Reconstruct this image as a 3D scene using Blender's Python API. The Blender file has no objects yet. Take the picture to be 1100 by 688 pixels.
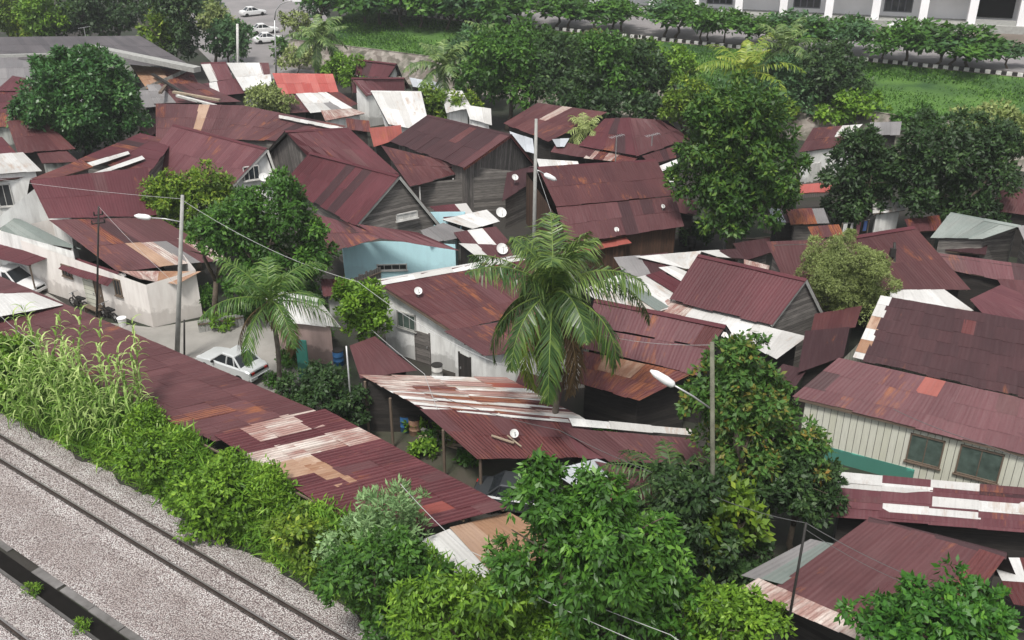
import bpy, math, random
import numpy as np
from mathutils import Vector, Matrix
R = random.Random(7)
NR = np.random.RandomState(11)
rad = math.radians
sc = bpy.context.scene
COL = sc.collection

# ------------------------------------------------------------------ camera, sky, sun, exposure
CAMH, FPX, VH = 26.5, 1050.0, 180.0            # camera height (m), focal length in photo pixels, horizon above the frame
PITCH = math.atan((344 + VH) / FPX)
cam_d = bpy.data.cameras.new('camera'); cam = bpy.data.objects.new('camera', cam_d); COL.objects.link(cam)
cam_d.sensor_width = 36.0; cam_d.lens = 36.0 * FPX / 1100.0
cam_d.clip_start = 0.5; cam_d.clip_end = 2000
cam.location = (0, 0, CAMH); cam.rotation_euler = (math.pi / 2 - PITCH, 0, 0)
sc.camera = cam
SUN_EL, SUN_AZ = 62.0, 200.0                    # azimuth clockwise from +Y
w = bpy.data.worlds.new('World'); sc.world = w; w.use_nodes = True
nt = w.node_tree; nt.nodes.clear()
sky = nt.nodes.new('ShaderNodeTexSky'); sky.sky_type = 'NISHITA'; sky.sun_disc = False
sky.sun_elevation = rad(SUN_EL); sky.sun_rotation = rad(SUN_AZ); sky.air_density = 1.2; sky.dust_density = 3.0
hs = nt.nodes.new('ShaderNodeHueSaturation'); hs.inputs['Saturation'].default_value = 0.22
bg = nt.nodes.new('ShaderNodeBackground'); bg.inputs['Strength'].default_value = 0.072
wo = nt.nodes.new('ShaderNodeOutputWorld')
nt.links.new(sky.outputs[0], hs.inputs['Color']); nt.links.new(hs.outputs[0], bg.inputs[0]); nt.links.new(bg.outputs[0], wo.inputs[0])
sl = bpy.data.lights.new('sun', 'SUN'); sl.energy = 1.5; sl.angle = rad(11); sl.color = (1.0, 0.96, 0.9)
so = bpy.data.objects.new('sun', sl); COL.objects.link(so)
_a, _e = rad(SUN_AZ), rad(SUN_EL)
_sd = Vector((math.sin(_a) * math.cos(_e), math.cos(_a) * math.cos(_e), math.sin(_e)))
so.rotation_euler = _sd.to_track_quat('Z', 'Y').to_euler(); so.location = (0, 0, 80)
sc.view_settings.view_transform = 'Standard'; sc.view_settings.look = 'None'
sc.view_settings.exposure = 1.22; sc.view_settings.gamma = 1.0
sc.render.engine = 'CYCLES'
sc.cycles.use_denoising = True
sc.cycles.max_bounces = 5; sc.cycles.diffuse_bounces = 3; sc.cycles.glossy_bounces = 2
sc.cycles.transmission_bounces = 3; sc.cycles.transparent_max_bounces = 4; sc.cycles.volume_bounces = 0

# ------------------------------------------------------------------ helpers
CT, ST = math.cos(PITCH), math.sin(PITCH)
def ray(px, py):
    x = (px - 550) / FPX; v = (py - 344) / FPX
    return Vector((x, CT - v * ST, -ST - v * CT))
CAMP = Vector((0, 0, CAMH))
def P(px, py, z=0.0):                            # point of the plane at height z seen at a photo pixel
    d = ray(px, py); t = (z - CAMH) / d.z
    return CAMP + d * t
def PY(px, py, Y):                               # point of the vertical plane y=Y
    d = ray(px, py); return CAMP + d * (Y / d.y)
def ppm(p): return FPX / ((p - CAMP).dot(Vector((0, CT, -ST))))
Z3 = Vector((0, 0, 1))

class MB:
    def __init__(s): s.v = []; s.f = []; s.uv = []; s.r = []; s.m = []
    def face(s, pts, uvs=None, r=0.5, m=0):
        b = len(s.v); s.v.extend([tuple(p) for p in pts]); s.f.append(tuple(range(b, b + len(pts))))
        s.uv.append(uvs or [(0, 0)] * len(pts)); s.r.append(r); s.m.append(m)
    def box(s, o, a, b, c, r=0.5, m=0):          # corner o, edges a b c
        o, a, b, c = map(Vector, (o, a, b, c))
        la, lb, lc = a.length, b.length, c.length
        def q(p0, e, g, le, lg):
            s.face([p0, p0 + e, p0 + e + g, p0 + g], [(0, 0), (le, 0), (le, lg), (0, lg)], r, m)
        q(o, b, a, lb, la); q(o + c, a, b, la, lb); q(o, a, c, la, lc); q(o + b, c, a, lc, la)
        q(o, c, b, lc, lb); q(o + a, b, c, lb, lc)
    def cbox(s, c, sx, sy, sz, ang=0.0, r=0.5, m=0):
        ca, sa = math.cos(ang), math.sin(ang)
        a = Vector((ca, sa, 0)) * sx; b = Vector((-sa, ca, 0)) * sy; cc = Vector((0, 0, sz))
        s.box(Vector(c) - a / 2 - b / 2 - cc / 2, a, b, cc, r, m)
    def beam(s, p, q, wd, hg, up=Z3, r=0.5, m=0):
        p, q = Vector(p), Vector(q); d = q - p
        if d.length < 1e-5: return
        sd = d.cross(up)
        if sd.length < 1e-5: sd = d.cross(Vector((1, 0, 0)))
        sd.normalize(); u = sd.cross(d).normalized()
        s.box(p - sd * wd / 2 - u * hg / 2, d, sd * wd, u * hg, r, m)
    def tube(s, pts, rr, seg=8, r=0.5, m=0, cap=True):
        pts = [Vector(p) for p in pts]; n = len(pts)
        if not isinstance(rr, (list, tuple)): rr = [rr] * n
        rings = []; ref = None
        for i, p in enumerate(pts):
            d = (pts[min(i + 1, n - 1)] - pts[max(i - 1, 0)])
            if d.length < 1e-6: d = Vector((0, 0, 1))
            d.normalize()
            if ref is None: ref = Vector((1, 0, 0)) if abs(d.x) < .9 else Vector((0, 1, 0))
            a = (ref - d * ref.dot(d)).normalized(); ref = a; b = d.cross(a)
            rings.append([p + (a * math.cos(2 * math.pi * k / seg) + b * math.sin(2 * math.pi * k / seg)) * rr[i] for k in range(seg)])
        b0 = len(s.v)
        for rg in rings: s.v.extend([tuple(x) for x in rg])
        for i in range(n - 1):
            for k in range(seg):
                k2 = (k + 1) % seg
                s.f.append((b0 + i * seg + k, b0 + i * seg + k2, b0 + (i + 1) * seg + k2, b0 + (i + 1) * seg + k))
                s.uv.append([(k / seg, i), ((k + 1) / seg, i), ((k + 1) / seg, i + 1), (k / seg, i + 1)]); s.r.append(r); s.m.append(m)
        if cap:
            s.f.append(tuple(b0 + k for k in range(seg))[::-1]); s.uv.append([(0, 0)] * seg); s.r.append(r); s.m.append(m)
            s.f.append(tuple(b0 + (n - 1) * seg + k for k in range(seg))); s.uv.append([(0, 0)] * seg); s.r.append(r); s.m.append(m)
    def build(s, name, mats, parent=None, org=(0, 0, 0), smooth=False):
        o3 = Vector(org)
        if parent is not None: o3 = parent['_o'] if False else ORG[parent.name]
        me = bpy.data.meshes.new(name)
        me.from_pydata([(x - o3[0], y - o3[1], z - o3[2]) for x, y, z in s.v], [], s.f)
        if not isinstance(mats, (list, tuple)): mats = [mats]
        for m in mats: me.materials.append(m)
        uvl = me.uv_layers.new(name='UVMap')
        uvl.data.foreach_set('uv', np.array([c for u in s.uv for q in u for c in q], dtype=np.float32))
        at = me.attributes.new('rnd', 'FLOAT', 'FACE'); at.data.foreach_set('value', np.array(s.r, dtype=np.float32))
        me.polygons.foreach_set('material_index', np.array(s.m, dtype=np.int32))
        if smooth: me.polygons.foreach_set('use_smooth', [True] * len(s.f))
        me.update()
        ob = bpy.data.objects.new(name, me); COL.objects.link(ob)
        ORG[ob.name] = o3.copy()
        if parent is not None: ob.parent = parent
        if parent is not None and parent.type == 'MESH': pass
        else: pass
        if parent is None: ob.location = o3
        return ob
ORG = {}
def tag(o, label=None, cat=None, group=None, kind=None):
    if label: o['label'] = label
    if cat: o['category'] = cat
    if group: o['group'] = group
    if kind: o['kind'] = kind
    return o
def thing(name, label, cat, loc, group=None):
    o = bpy.data.objects.new(name, None); COL.objects.link(o); o.empty_display_size = .2
    o.location = loc; ORG[o.name] = Vector(loc)
    return tag(o, label, cat, group)
def copy_tree(o, parent=None):
    c = o.copy(); COL.objects.link(c); c.parent = parent
    if o.name in ORG: ORG[c.name] = ORG[o.name].copy()
    for ch in list(o.children): copy_tree(ch, c)
    return c
ORD = ['first', 'second', 'third', 'fourth', 'fifth', 'sixth', 'seventh', 'eighth', 'ninth', 'tenth', 'eleventh', 'twelfth', 'thirteenth',
       'fourteenth', 'fifteenth', 'sixteenth', 'seventeenth', 'eighteenth', 'nineteenth', 'twentieth']

# ------------------------------------------------------------------ materials
def newmat(name):
    m = bpy.data.materials.new(name); m.use_nodes = True
    n = m.node_tree.nodes; n.clear()
    out = n.new('ShaderNodeOutputMaterial'); bs = n.new('ShaderNodeBsdfPrincipled')
    m.node_tree.links.new(bs.outputs[0], out.inputs[0])
    return m, m.node_tree, bs, out
def N(t, typ, **kw):
    n = t.nodes.new(typ)
    for k, v in kw.items():
        if k in n.inputs: n.inputs[k].default_value = v
        else: setattr(n, k, v)
    return n
def mixc(t, fac, a, b, mode='MIX'):
    n = t.nodes.new('ShaderNodeMix'); n.data_type = 'RGBA'; n.blend_type = mode
    for sock, val in ((n.inputs[0], fac), (n.inputs[6], a), (n.inputs[7], b)):
        if hasattr(val, 'links'): t.links.new(val, sock)
        elif isinstance(val, (int, float)): sock.default_value = val
        else: sock.default_value = (*val[:3], 1)
    return n.outputs[2]
def mth(t, op, a, b=0.0, c=None):
    n = t.nodes.new('ShaderNodeMath'); n.operation = op
    for i, v in enumerate((a, b) if c is None else (a, b, c)):
        if hasattr(v, 'links'): t.links.new(v, n.inputs[i])
        else: n.inputs[i].default_value = v
    return n.outputs[0]
def ramp(t, fac, stops):
    n = t.nodes.new('ShaderNodeValToRGB'); e = n.color_ramp.elements
    while len(e) < len(stops): e.new(0.5)
    for i, (p, c) in enumerate(stops):
        e[i].position = p; e[i].color = (*c, 1) if len(c) == 3 else c
    t.links.new(fac, n.inputs[0]); return n.outputs[0]
def noise(t, vec, scale, detail=3, rough=.55):
    n = N(t, 'ShaderNodeTexNoise', Scale=scale, Detail=detail, Roughness=rough)
    if vec is not None: t.links.new(vec, n.inputs['Vector'])
    return n.outputs[0]
def objco(t): return t.nodes.new('ShaderNodeTexCoord').outputs['Object']
def posco(t): return t.nodes.new('ShaderNodeNewGeometry').outputs['Position']
def scaled(t, vec, sx, sy, sz=1):
    n = t.nodes.new('ShaderNodeMapping'); n.inputs['Scale'].default_value = (sx, sy, sz); t.links.new(vec, n.inputs[0]); return n.outputs[0]
def bump(t, bs, h, strength=.5, dist=.02):
    b = N(t, 'ShaderNodeBump', Strength=strength, Distance=dist); t.links.new(h, b.inputs['Height']); t.links.new(b.outputs[0], bs.inputs['Normal'])

def tin(name, c1, c2, rust=.25, rustc=(.26, .09, .035), dust=.25, pitch=.16, rough=.6, bstr=.22):
    """corrugated sheet: UV in metres, u across the corrugations, v down the sheet; 'rnd' varies from sheet to sheet"""
    m, t, bs, o = newmat(name)
    uv = t.nodes.new('ShaderNodeUVMap').outputs[0]; pos = posco(t)
    at = N(t, 'ShaderNodeAttribute', attribute_name='rnd').outputs['Fac']
    col = mixc(t, at, c1, c2)
    big = noise(t, pos, .35, 4)                              # weathering over several metres
    col = mixc(t, mth(t, 'MULTIPLY', ramp(t, big, [(.35, (0, 0, 0)), (.7, (1, 1, 1))]), .45), col, tuple(x * .55 for x in c1))
    st = noise(t, scaled(t, uv, 5.0, .35), 1.6, 5)           # streaks running down the slope
    col = mixc(t, mth(t, 'MULTIPLY', ramp(t, st, [(.45, (0, 0, 0)), (.8, (1, 1, 1))]), dust * .6), col, (.24, .17, .17))
    st2 = noise(t, scaled(t, uv, 7.0, .25), 1.1, 4)
    col = mixc(t, mth(t, 'MULTIPLY', ramp(t, st2, [(.5, (0, 0, 0)), (.8, (1, 1, 1))]), .25), col, tuple(x * .4 for x in c1))
    if rust > 0:
        rn = mth(t, 'ADD', mth(t, 'MULTIPLY', noise(t, scaled(t, uv, 3.0, .7), .9, 6, .7), .55), mth(t, 'MULTIPLY', noise(t, pos, .25, 3), .45))
        col = mixc(t, mth(t, 'MULTIPLY', ramp(t, rn, [(.60 - rust * .22, (0, 0, 0)), (.68 - rust * .16, (1, 1, 1))]), .75), col, rustc)
    sep = t.nodes.new('ShaderNodeSeparateXYZ'); t.links.new(uv, sep.inputs[0])
    wv = mth(t, 'SINE', mth(t, 'MULTIPLY', sep.outputs[0], 2 * math.pi / pitch))
    sp = noise(t, pos, 9.0, 3, .7)                           # small specks of grime
    col = mixc(t, mth(t, 'MULTIPLY', ramp(t, sp, [(.55, (0, 0, 0)), (.75, (1, 1, 1))]), .35), col, tuple(x * .45 for x in c1))
    t.links.new(col, bs.inputs['Base Color']); bs.inputs['Roughness'].default_value = rough
    bs.inputs['Specular IOR Level'].default_value = .3
    bump(t, bs, mth(t, 'ADD', wv, mth(t, 'MULTIPLY', sp, .8)), bstr, .022)
    return m
def plain(name, c, rough=.8, var=.25, sc_=2.0, metal=0.0, spec=.3, bstr=.15):
    m, t, bs, o = newmat(name); pos = posco(t)
    n1 = noise(t, pos, sc_, 5)
    col = mixc(t, ramp(t, n1, [(.3, (0, 0, 0)), (.75, (1, 1, 1))]), tuple(x * (1 - var) for x in c), c)
    t.links.new(col, bs.inputs['Base Color']); bs.inputs['Roughness'].default_value = rough
    bs.inputs['Metallic'].default_value = metal; bs.inputs['Specular IOR Level'].default_value = spec
    if bstr: bump(t, bs, noise(t, pos, sc_ * 8, 3), bstr, .02)
    return m
def stained(name, c, stain, amt=.6, low=0.8):
    """painted or rendered wall, streaked and grimy near the ground"""
    m, t, bs, o = newmat(name); pos = posco(t)
    n1 = noise(t, scaled(t, pos, 2.2, 2.2, .5), 1.0, 6, .6)
    col = mixc(t, mth(t, 'MULTIPLY', ramp(t, n1, [(.42, (0, 0, 0)), (.68, (1, 1, 1))]), amt), c, stain)
    sep = t.nodes.new('ShaderNodeSeparateXYZ'); t.links.new(pos, sep.inputs[0])
    zz = mth(t, 'ADD', sep.outputs[2], mth(t, 'MULTIPLY', noise(t, pos, 1.7, 4), -1.6))
    col = mixc(t, mth(t, 'MULTIPLY', ramp(t, zz, [(0.0, (1, 1, 1)), (.25, (0, 0, 0))]), low), col, tuple(x * .55 for x in stain))
    t.links.new(col, bs.inputs['Base Color']); bs.inputs['Roughness'].default_value = .85
    bump(t, bs, noise(t, pos, 14, 3), .2, .02)
    return m
def planks(name, c1, c2, wd=.18, vertical=True, patchy=.5):
    m, t, bs, o = newmat(name); uv = t.nodes.new('ShaderNodeUVMap').outputs[0]; pos = posco(t)
    sep = t.nodes.new('ShaderNodeSeparateXYZ'); t.links.new(uv, sep.inputs[0])
    a = mth(t, 'DIVIDE', sep.outputs[0 if vertical else 1], wd)
    fl = mth(t, 'FLOOR', a); fr = mth(t, 'FRACT', a)
    wn = t.nodes.new('ShaderNodeTexWhiteNoise'); wn.noise_dimensions = '1D'; t.links.new(fl, wn.inputs['W'])
    col = mixc(t, wn.outputs[0], c1, c2)
    g = noise(t, scaled(t, uv, 14 if vertical else 1, 1 if vertical else 14), 1.5, 5, .6)
    col = mixc(t, mth(t, 'MULTIPLY', ramp(t, g, [(.4, (0, 0, 0)), (.7, (1, 1, 1))]), patchy), col, tuple(x * .35 for x in c1))
    edge = mth(t, 'LESS_THAN', fr, .09)
    col = mixc(t, mth(t, 'MULTIPLY', edge, .75), col, (.012, .011, .01))
    t.links.new(col, bs.inputs['Base Color']); bs.inputs['Roughness'].default_value = .9
    bump(t, bs, mth(t, 'MULTIPLY', edge, -1.0), .6, .03)
    return m
def leafmat(name, dark, mid, light, trans=.3, rough=.5):
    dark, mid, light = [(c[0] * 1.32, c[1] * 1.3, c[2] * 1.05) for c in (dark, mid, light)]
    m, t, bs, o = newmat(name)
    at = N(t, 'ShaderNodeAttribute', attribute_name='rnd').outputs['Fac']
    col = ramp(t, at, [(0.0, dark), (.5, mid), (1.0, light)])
    t.links.new(col, bs.inputs['Base Color']); bs.inputs['Roughness'].default_value = rough
    bs.inputs['Specular IOR Level'].default_value = .35
    tr = t.nodes.new('ShaderNodeBsdfTranslucent'); t.links.new(mixc(t, .5, col, (.10, .16, .01)), tr.inputs[0])
    mx = t.nodes.new('ShaderNodeMixShader'); mx.inputs[0].default_value = trans
    t.links.new(bs.outputs[0], mx.inputs[1]); t.links.new(tr.outputs[0], mx.inputs[2]); t.links.new(mx.outputs[0], o.inputs[0])
    return m
M = {}
MAR, MAR2 = (.078, .0185, .024), (.102, .026, .033)
M['maroon'] = tin('maroon_sheet', MAR, MAR2, rust=.05, dust=.10)
M['maroon_near'] = tin('maroon_ribbed_sheet', (.078, .0175, .022), (.106, .027, .032), rust=.06, dust=.15, pitch=.2, bstr=.6)
M['maroon_b'] = tin('faded_maroon_sheet', (.102, .032, .039), (.132, .048, .055), rust=.06, dust=.3)
M['maroon_c'] = tin('brown_maroon_sheet', (.064, .020, .023), (.088, .030, .031), rust=.10, dust=.12)
M['maroon_d'] = tin('weathered_maroon_sheet', (.070, .020, .023), (.11, .038, .038), rust=.15, dust=.3)
M['maroon_dull'] = tin('dull_maroon_sheet', (.080, .028, .031), (.112, .044, .047), rust=.10, dust=.22)
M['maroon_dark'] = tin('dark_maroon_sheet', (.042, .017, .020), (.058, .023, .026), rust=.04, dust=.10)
M['maroon_rust'] = tin('rusty_maroon_sheet', (.095, .026, .027), (.135, .042, .04), rust=.45, dust=.2, bstr=.8)
M['white'] = tin('pale_painted_sheet', (.48, .47, .45), (.70, .70, .69), rust=.30, rustc=(.33, .24, .18), dust=.15)
M['zinc'] = tin('zinc_sheet', (.34, .36, .38), (.55, .58, .62), rust=.18, rustc=(.22, .15, .11), dust=.1, rough=.45)
M['whiterust'] = tin('white_rusting_sheet', (.42, .34, .30), (.66, .60, .55), rust=.75, rustc=(.20, .06, .045), dust=.0, bstr=.8)
M['orange'] = tin('orange_rust_sheet', (.30, .17, .10), (.44, .31, .23), rust=.5, rustc=(.20, .085, .045), dust=.3)
M['grey'] = tin('grey_sheet', (.17, .165, .165), (.25, .24, .24), rust=.1, rustc=(.12, .08, .07), dust=.2)
M['asbestos'] = tin('grey_fibre_sheet', (.15, .145, .15), (.22, .21, .21), rust=.0, dust=.3)
M['asbestos_dark'] = tin('dark_fibre_sheet', (.075, .07, .075), (.11, .10, .105), rust=.0, dust=.2)
M['red'] = tin('bright_red_sheet', (.36, .07, .06), (.46, .14, .12), rust=.1, dust=.35)
M['redtile'] = tin('red_tile', (.22, .055, .045), (.34, .09, .07), rust=.2, dust=.2, pitch=.3)
M['greengrey'] = tin('weathered_green_sheet', (.16, .19, .175), (.26, .29, .27), rust=.15, rustc=(.12, .13, .11), dust=.35)
M['cream'] = stained('cream_render', (.80, .76, .72), (.46, .40, .36), .35, .4)
M['wallwhite'] = stained('whitewashed_render', (.80, .80, .78), (.38, .37, .35), .5, .5)
M['wallgrey'] = stained('grimy_grey_render', (.42, .43, .40), (.13, .13, .12), .95, .9)
M['blue'] = stained('pale_blue_render', (.56, .86, .93), (.40, .62, .68), .3, .15)
M['teal'] = stained('teal_paint', (.10, .42, .33), (.08, .26, .2), .3)
M['pinkwall'] = stained('pink_render', (.50, .36, .33), (.30, .22, .2), .5)
M['creampl'] = planks('cream_planks', (.56, .56, .46), (.62, .62, .54), .30, True, .22)
M['greypl'] = planks('weathered_planks', (.11, .10, .092), (.22, .20, .185), .22, True, .8)
M['greyplh'] = planks('weathered_clapboard', (.11, .10, .092), (.25, .23, .21), .20, False, .8)
M['brownpl'] = planks('brown_planks', (.06, .03, .018), (.11, .055, .03), .2, True, .8)
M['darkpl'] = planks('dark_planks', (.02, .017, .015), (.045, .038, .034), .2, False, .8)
M['timber'] = plain('timber', (.16, .12, .09)); M['whitewood'] = plain('white_painted_wood', (.66, .65, .62), .6, .35, 3)
M['conc'] = plain('concrete', (.36, .35, .33), .9, .4, 1.5); M['conc_d'] = plain('dark_concrete', (.12, .115, .11), .9, .5, 1.5)
M['postgrey'] = plain('grey_post', (.38, .38, .36), .8, .3, 3); M['iron'] = plain('dark_iron', (.03, .028, .026), .6, .3, 6)
M['steel'] = plain('galvanised_steel', (.5, .5, .5), .4, .2, 4, .6); M['mossy'] = plain('mossy_concrete', (.20, .20, .15), .9, .5, 3); M['lampwhite'] = plain('white_lamp_housing', (.8, .8, .8), .4, .1, 3, 0, .5, 0)
M['glass'] = plain('window_glass', (.03, .035, .04), .12, .4, 2, 0, .6, 0)
M['curtain'] = plain('green_glass', (.10, .14, .12), .3, .5, 3, 0, .5, 0)
M['dish'] = plain('dish_white', (.72, .72, .7), .5, .15, 5, 0, .3, 0)
M['dark'] = plain('dark_cavity', (.015, .014, .013), 1, .3, 2, 0, 0, 0)  # near-black for recesses, their shade put into the colour
M['black'] = plain('black_rubber', (.015, .015, .015), .8, .2, 4, 0, .3, 0)
M['paint_silver'] = plain('silver_car_paint', (.62, .64, .64), .3, .05, .8, .25, .6, 0)
M['paint_white'] = plain('white_car_paint', (.7, .7, .7), .3, .06, 1, 0, .6, 0)
M['paint_dark'] = plain('dark_grey_car_paint', (.05, .055, .06), .35, .1, 1, .2, .6, 0)
M['tail'] = plain('red_lens', (.4, .02, .015), .2, .1, 5, 0, .6, 0); M['head'] = plain('clear_lens', (.7, .72, .74), .1, .1, 5, 0, .8, 0)
M['bark'] = plain('bark', (.13, .105, .08), .95, .5, 5, 0, .2, .8); M['palmbark'] = plain('palm_bark', (.20, .17, .14), .95, .5, 3, 0, .2, .8)
M['wood_l'] = plain('stacked_timber', (.42, .34, .25), .9, .4, 4)
M['underside'] = plain('sheet_underside', (.035, .028, .026), .9, .4, 2, 0, .1)
M['wire'] = plain('cable', (.10, .10, .10), .7, .1, 1, 0, .2, 0)
M['wirepale'] = plain('pale_cable', (.42, .42, .42), .7, .1, 1, 0, .2, 0)
M['bwhite'] = plain('white_concrete', (.86, .85, .86), .8, .12, .3); M['bgrey'] = plain('shaded_grey_panel', (.16, .16, .18), .8, .2, .5)  # even grey for the window surrounds of the white building
M['L_mid'] = leafmat('mid_green_leaves', (.014, .04, .010), (.045, .12, .020), (.15, .30, .045))
M['L_dark'] = leafmat('dark_green_leaves', (.008, .020, .008), (.024, .055, .018), (.075, .13, .04), .2)
M['L_dome'] = leafmat('glossy_dark_leaves', (.010, .035, .012), (.035, .105, .030), (.16, .30, .11), .25, .35)
M['L_bright'] = leafmat('bright_green_leaves', (.022, .06, .010), (.11, .22, .022), (.30, .46, .07), .35)
M['L_olive'] = leafmat('olive_leaves', (.08, .105, .04), (.20, .25, .10), (.38, .44, .21), .35)
M['L_yel'] = leafmat('yellow_green_leaves', (.025, .06, .01), (.11, .19, .022), (.38, .44, .06), .35)
M['L_pale'] = leafmat('pale_silvery_leaves', (.10, .19, .09), (.20, .32, .17), (.38, .50, .32), .3)
M['L_blue'] = leafmat('hazy_green_leaves', (.025, .06, .03), (.05, .115, .05), (.10, .19, .075), .25)  # bluish, flattened greens: distance haze put into the leaf colour
M['L_palm'] = leafmat('palm_leaflets', (.018, .05, .016), (.05, .115, .03), (.14, .22, .06), .3, .4)
M['L_coco'] = leafmat('coconut_leaflets', (.012, .032, .012), (.035, .075, .025), (.15, .22, .06), .22, .35)
M['L_palmf'] = leafmat('far_palm_leaflets', (.025, .055, .022), (.075, .13, .05), (.22, .30, .12), .3, .4)
M['L_palmy'] = leafmat('yellowing_palm_leaflets', (.05, .09, .015), (.14, .22, .03), (.30, .34, .07), .35, .4)
M['L_dead'] = leafmat('dry_palm_leaflets', (.05, .03, .02), (.10, .065, .04), (.20, .14, .08), .2)
M['L_reed'] = leafmat('reed_leaves', (.04, .09, .02), (.14, .26, .05), (.44, .54, .26), .3)
M['L_red'] = leafmat('flecked_leaves', (.02, .05, .015), (.06, .14, .03), (.30, .14, .04), .3)

# ------------------------------------------------------------------ vegetation
def np_quads(name, V4, rnd, mat, parent=None, org=(0, 0, 0)):
    """V4: (n,4,3) corners"""
    o3 = np.array(ORG[parent.name] if parent is not None else org, dtype=np.float64)
    n = len(V4); me = bpy.data.meshes.new(name)
    me.vertices.add(n * 4); me.vertices.foreach_set('co', (V4.reshape(-1, 3) - o3).astype(np.float32).ravel())
    me.loops.add(n * 4); me.loops.foreach_set('vertex_index', np.arange(n * 4, dtype=np.int32))
    me.polygons.add(n); me.polygons.foreach_set('loop_start', np.arange(0, n * 4, 4, dtype=np.int32))
    me.materials.append(mat)
    at = me.attributes.new('rnd', 'FLOAT', 'FACE'); at.data.foreach_set('value', np.clip(rnd, 0, 1).astype(np.float32))
    me.update(calc_edges=True)
    ob = bpy.data.objects.new(name, me); COL.objects.link(ob)
    ORG[ob.name] = Vector(o3)
    if parent is not None: ob.parent = parent
    else: ob.location = Vector(o3)
    return ob
def nrm(a): return a / (np.linalg.norm(a, axis=1, keepdims=True) + 1e-9)
def leaves(c, ax, nr, L, W, fold=.18):
    """rhombic folded leaves -> (n,4,3)"""
    ax = nrm(ax); sd = nrm(np.cross(ax, nr)); up = np.cross(sd, ax)
    L = np.asarray(L)[:, None]; W = np.asarray(W)[:, None]
    mid = c + ax * L * .45 + up * W * fold
    return np.stack([c, mid + sd * W * .5 - up * W * fold * 2, c + ax * L - up * L * .12, mid - sd * W * .5 - up * W * fold * 2], axis=1)
BUMPY = [.88, 1.06]
def blob_pts(blobs, n_cl, sub=16, subr=(.28, .45), flat=.0, seed=0):
    """cluster positions over lumpy ellipsoids -> (pos, outward, lump value)"""
    rs = np.random.RandomState(seed)
    area = np.array([b[3] * b[5] + b[4] * b[5] for b in blobs]); area = area / area.sum()
    Ps, Ds, Vs = [], [], []
    for b, a in zip(blobs, area):
        c = np.array(b[:3]); r = np.array(b[3:6]); n = max(12, int(n_cl * a)); k = max(5, int(sub))
        d = nrm(rs.randn(k, 3)); d[:, 2] = np.where(d[:, 2] < -.45, -d[:, 2], d[:, 2])
        q = rs.uniform(.50, .80, (k, 1)); q[: k // 5] = rs.uniform(*BUMPY, (k // 5, 1)); sc_ = c + d * r * q
        sr = rs.uniform(subr[0], subr[1], k) * r.mean(); sr[: k // 5] *= .55; val = rs.uniform(.0, 1, k)
        idx = rs.randint(0, k, n)
        dd = nrm(rs.randn(n, 3) + d[idx] * .9 + np.array([0, 0, .35]))
        pos = sc_[idx] + dd * (sr[idx] * rs.uniform(.80, 1.10, n))[:, None] * np.minimum(1, r / r.mean())
        Ps.append(pos); Ds.append(dd); Vs.append(val[idx])
        m = int(n * .40)                                       # inner leaves, toned darker: shade inside the crown put into their colour
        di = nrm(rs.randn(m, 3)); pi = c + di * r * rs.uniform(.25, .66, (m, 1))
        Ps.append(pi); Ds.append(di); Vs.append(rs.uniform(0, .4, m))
    return np.concatenate(Ps), np.concatenate(Ds), np.concatenate(Vs)
def crown_quads(blobs, n_cl, per=5, L=.25, wr=.42, droop=.3, sub=16, subr=(.28, .45), seed=0, spread=1.0, tipl=.35):
    rs = np.random.RandomState(seed + 99)
    p, d, v = blob_pts(blobs, n_cl, sub, subr, seed=seed)
    n = len(p); p = np.repeat(p, per, 0); d = np.repeat(d, per, 0); v = np.repeat(v, per); cl = np.repeat(rs.uniform(0, 1, n), per)
    m = len(p)
    ax = d * .55 + rs.randn(m, 3) * .62 * spread; ax[:, 2] -= droop
    LL = L * rs.uniform(.6, 1.35, m)
    nr = d + np.array([0, 0, .7]) + rs.randn(m, 3) * .45
    q = leaves(p + rs.randn(m, 3) * L * .25, ax, nr, LL, LL * wr * rs.uniform(.8, 1.2, m))
    zt = d[:, 2]
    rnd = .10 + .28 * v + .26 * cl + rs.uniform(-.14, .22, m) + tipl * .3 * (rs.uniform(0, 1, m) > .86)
    return q, rnd
def limb_mb(base, targets, r0, crook=.12, rs=R):
    mb = MB(); base = Vector(base)
    top = sum((Vector(t) for t in targets), Vector()) / len(targets)
    fork = base.lerp(top, .45); fork = Vector((base.x * .6 + top.x * .4, base.y * .6 + top.y * .4, fork.z))
    h = (fork - base).length
    mid = base.lerp(fork, .5) + Vector((rs.uniform(-1, 1), rs.uniform(-1, 1), 0)) * h * crook
    mb.tube([base - Z3 * .1, base + Z3 * .15 * h, mid, fork], [r0 * 1.35, r0, r0 * .85, r0 * .72], 9)
    for t_ in targets:
        t_ = fork.lerp(Vector(t_), .8); m1 = fork.lerp(t_, .5) + Vector((rs.uniform(-.3, .3), rs.uniform(-.3, .3), .12)) * (t_ - fork).length
        mb.tube([fork - Z3 * .1, m1, t_], [r0 * .6, r0 * .36, r0 * .13], 6)
        for _ in range(3):
            e = m1.lerp(t_, rs.uniform(.1, .7)) ; e2 = e + Vector((rs.uniform(-1, 1), rs.uniform(-1, 1), rs.uniform(0, .8))) * (t_ - fork).length * .4
            mb.tube([e, e2], [r0 * .2, r0 * .06], 5)
    return mb
SEED = [1]; 
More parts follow.
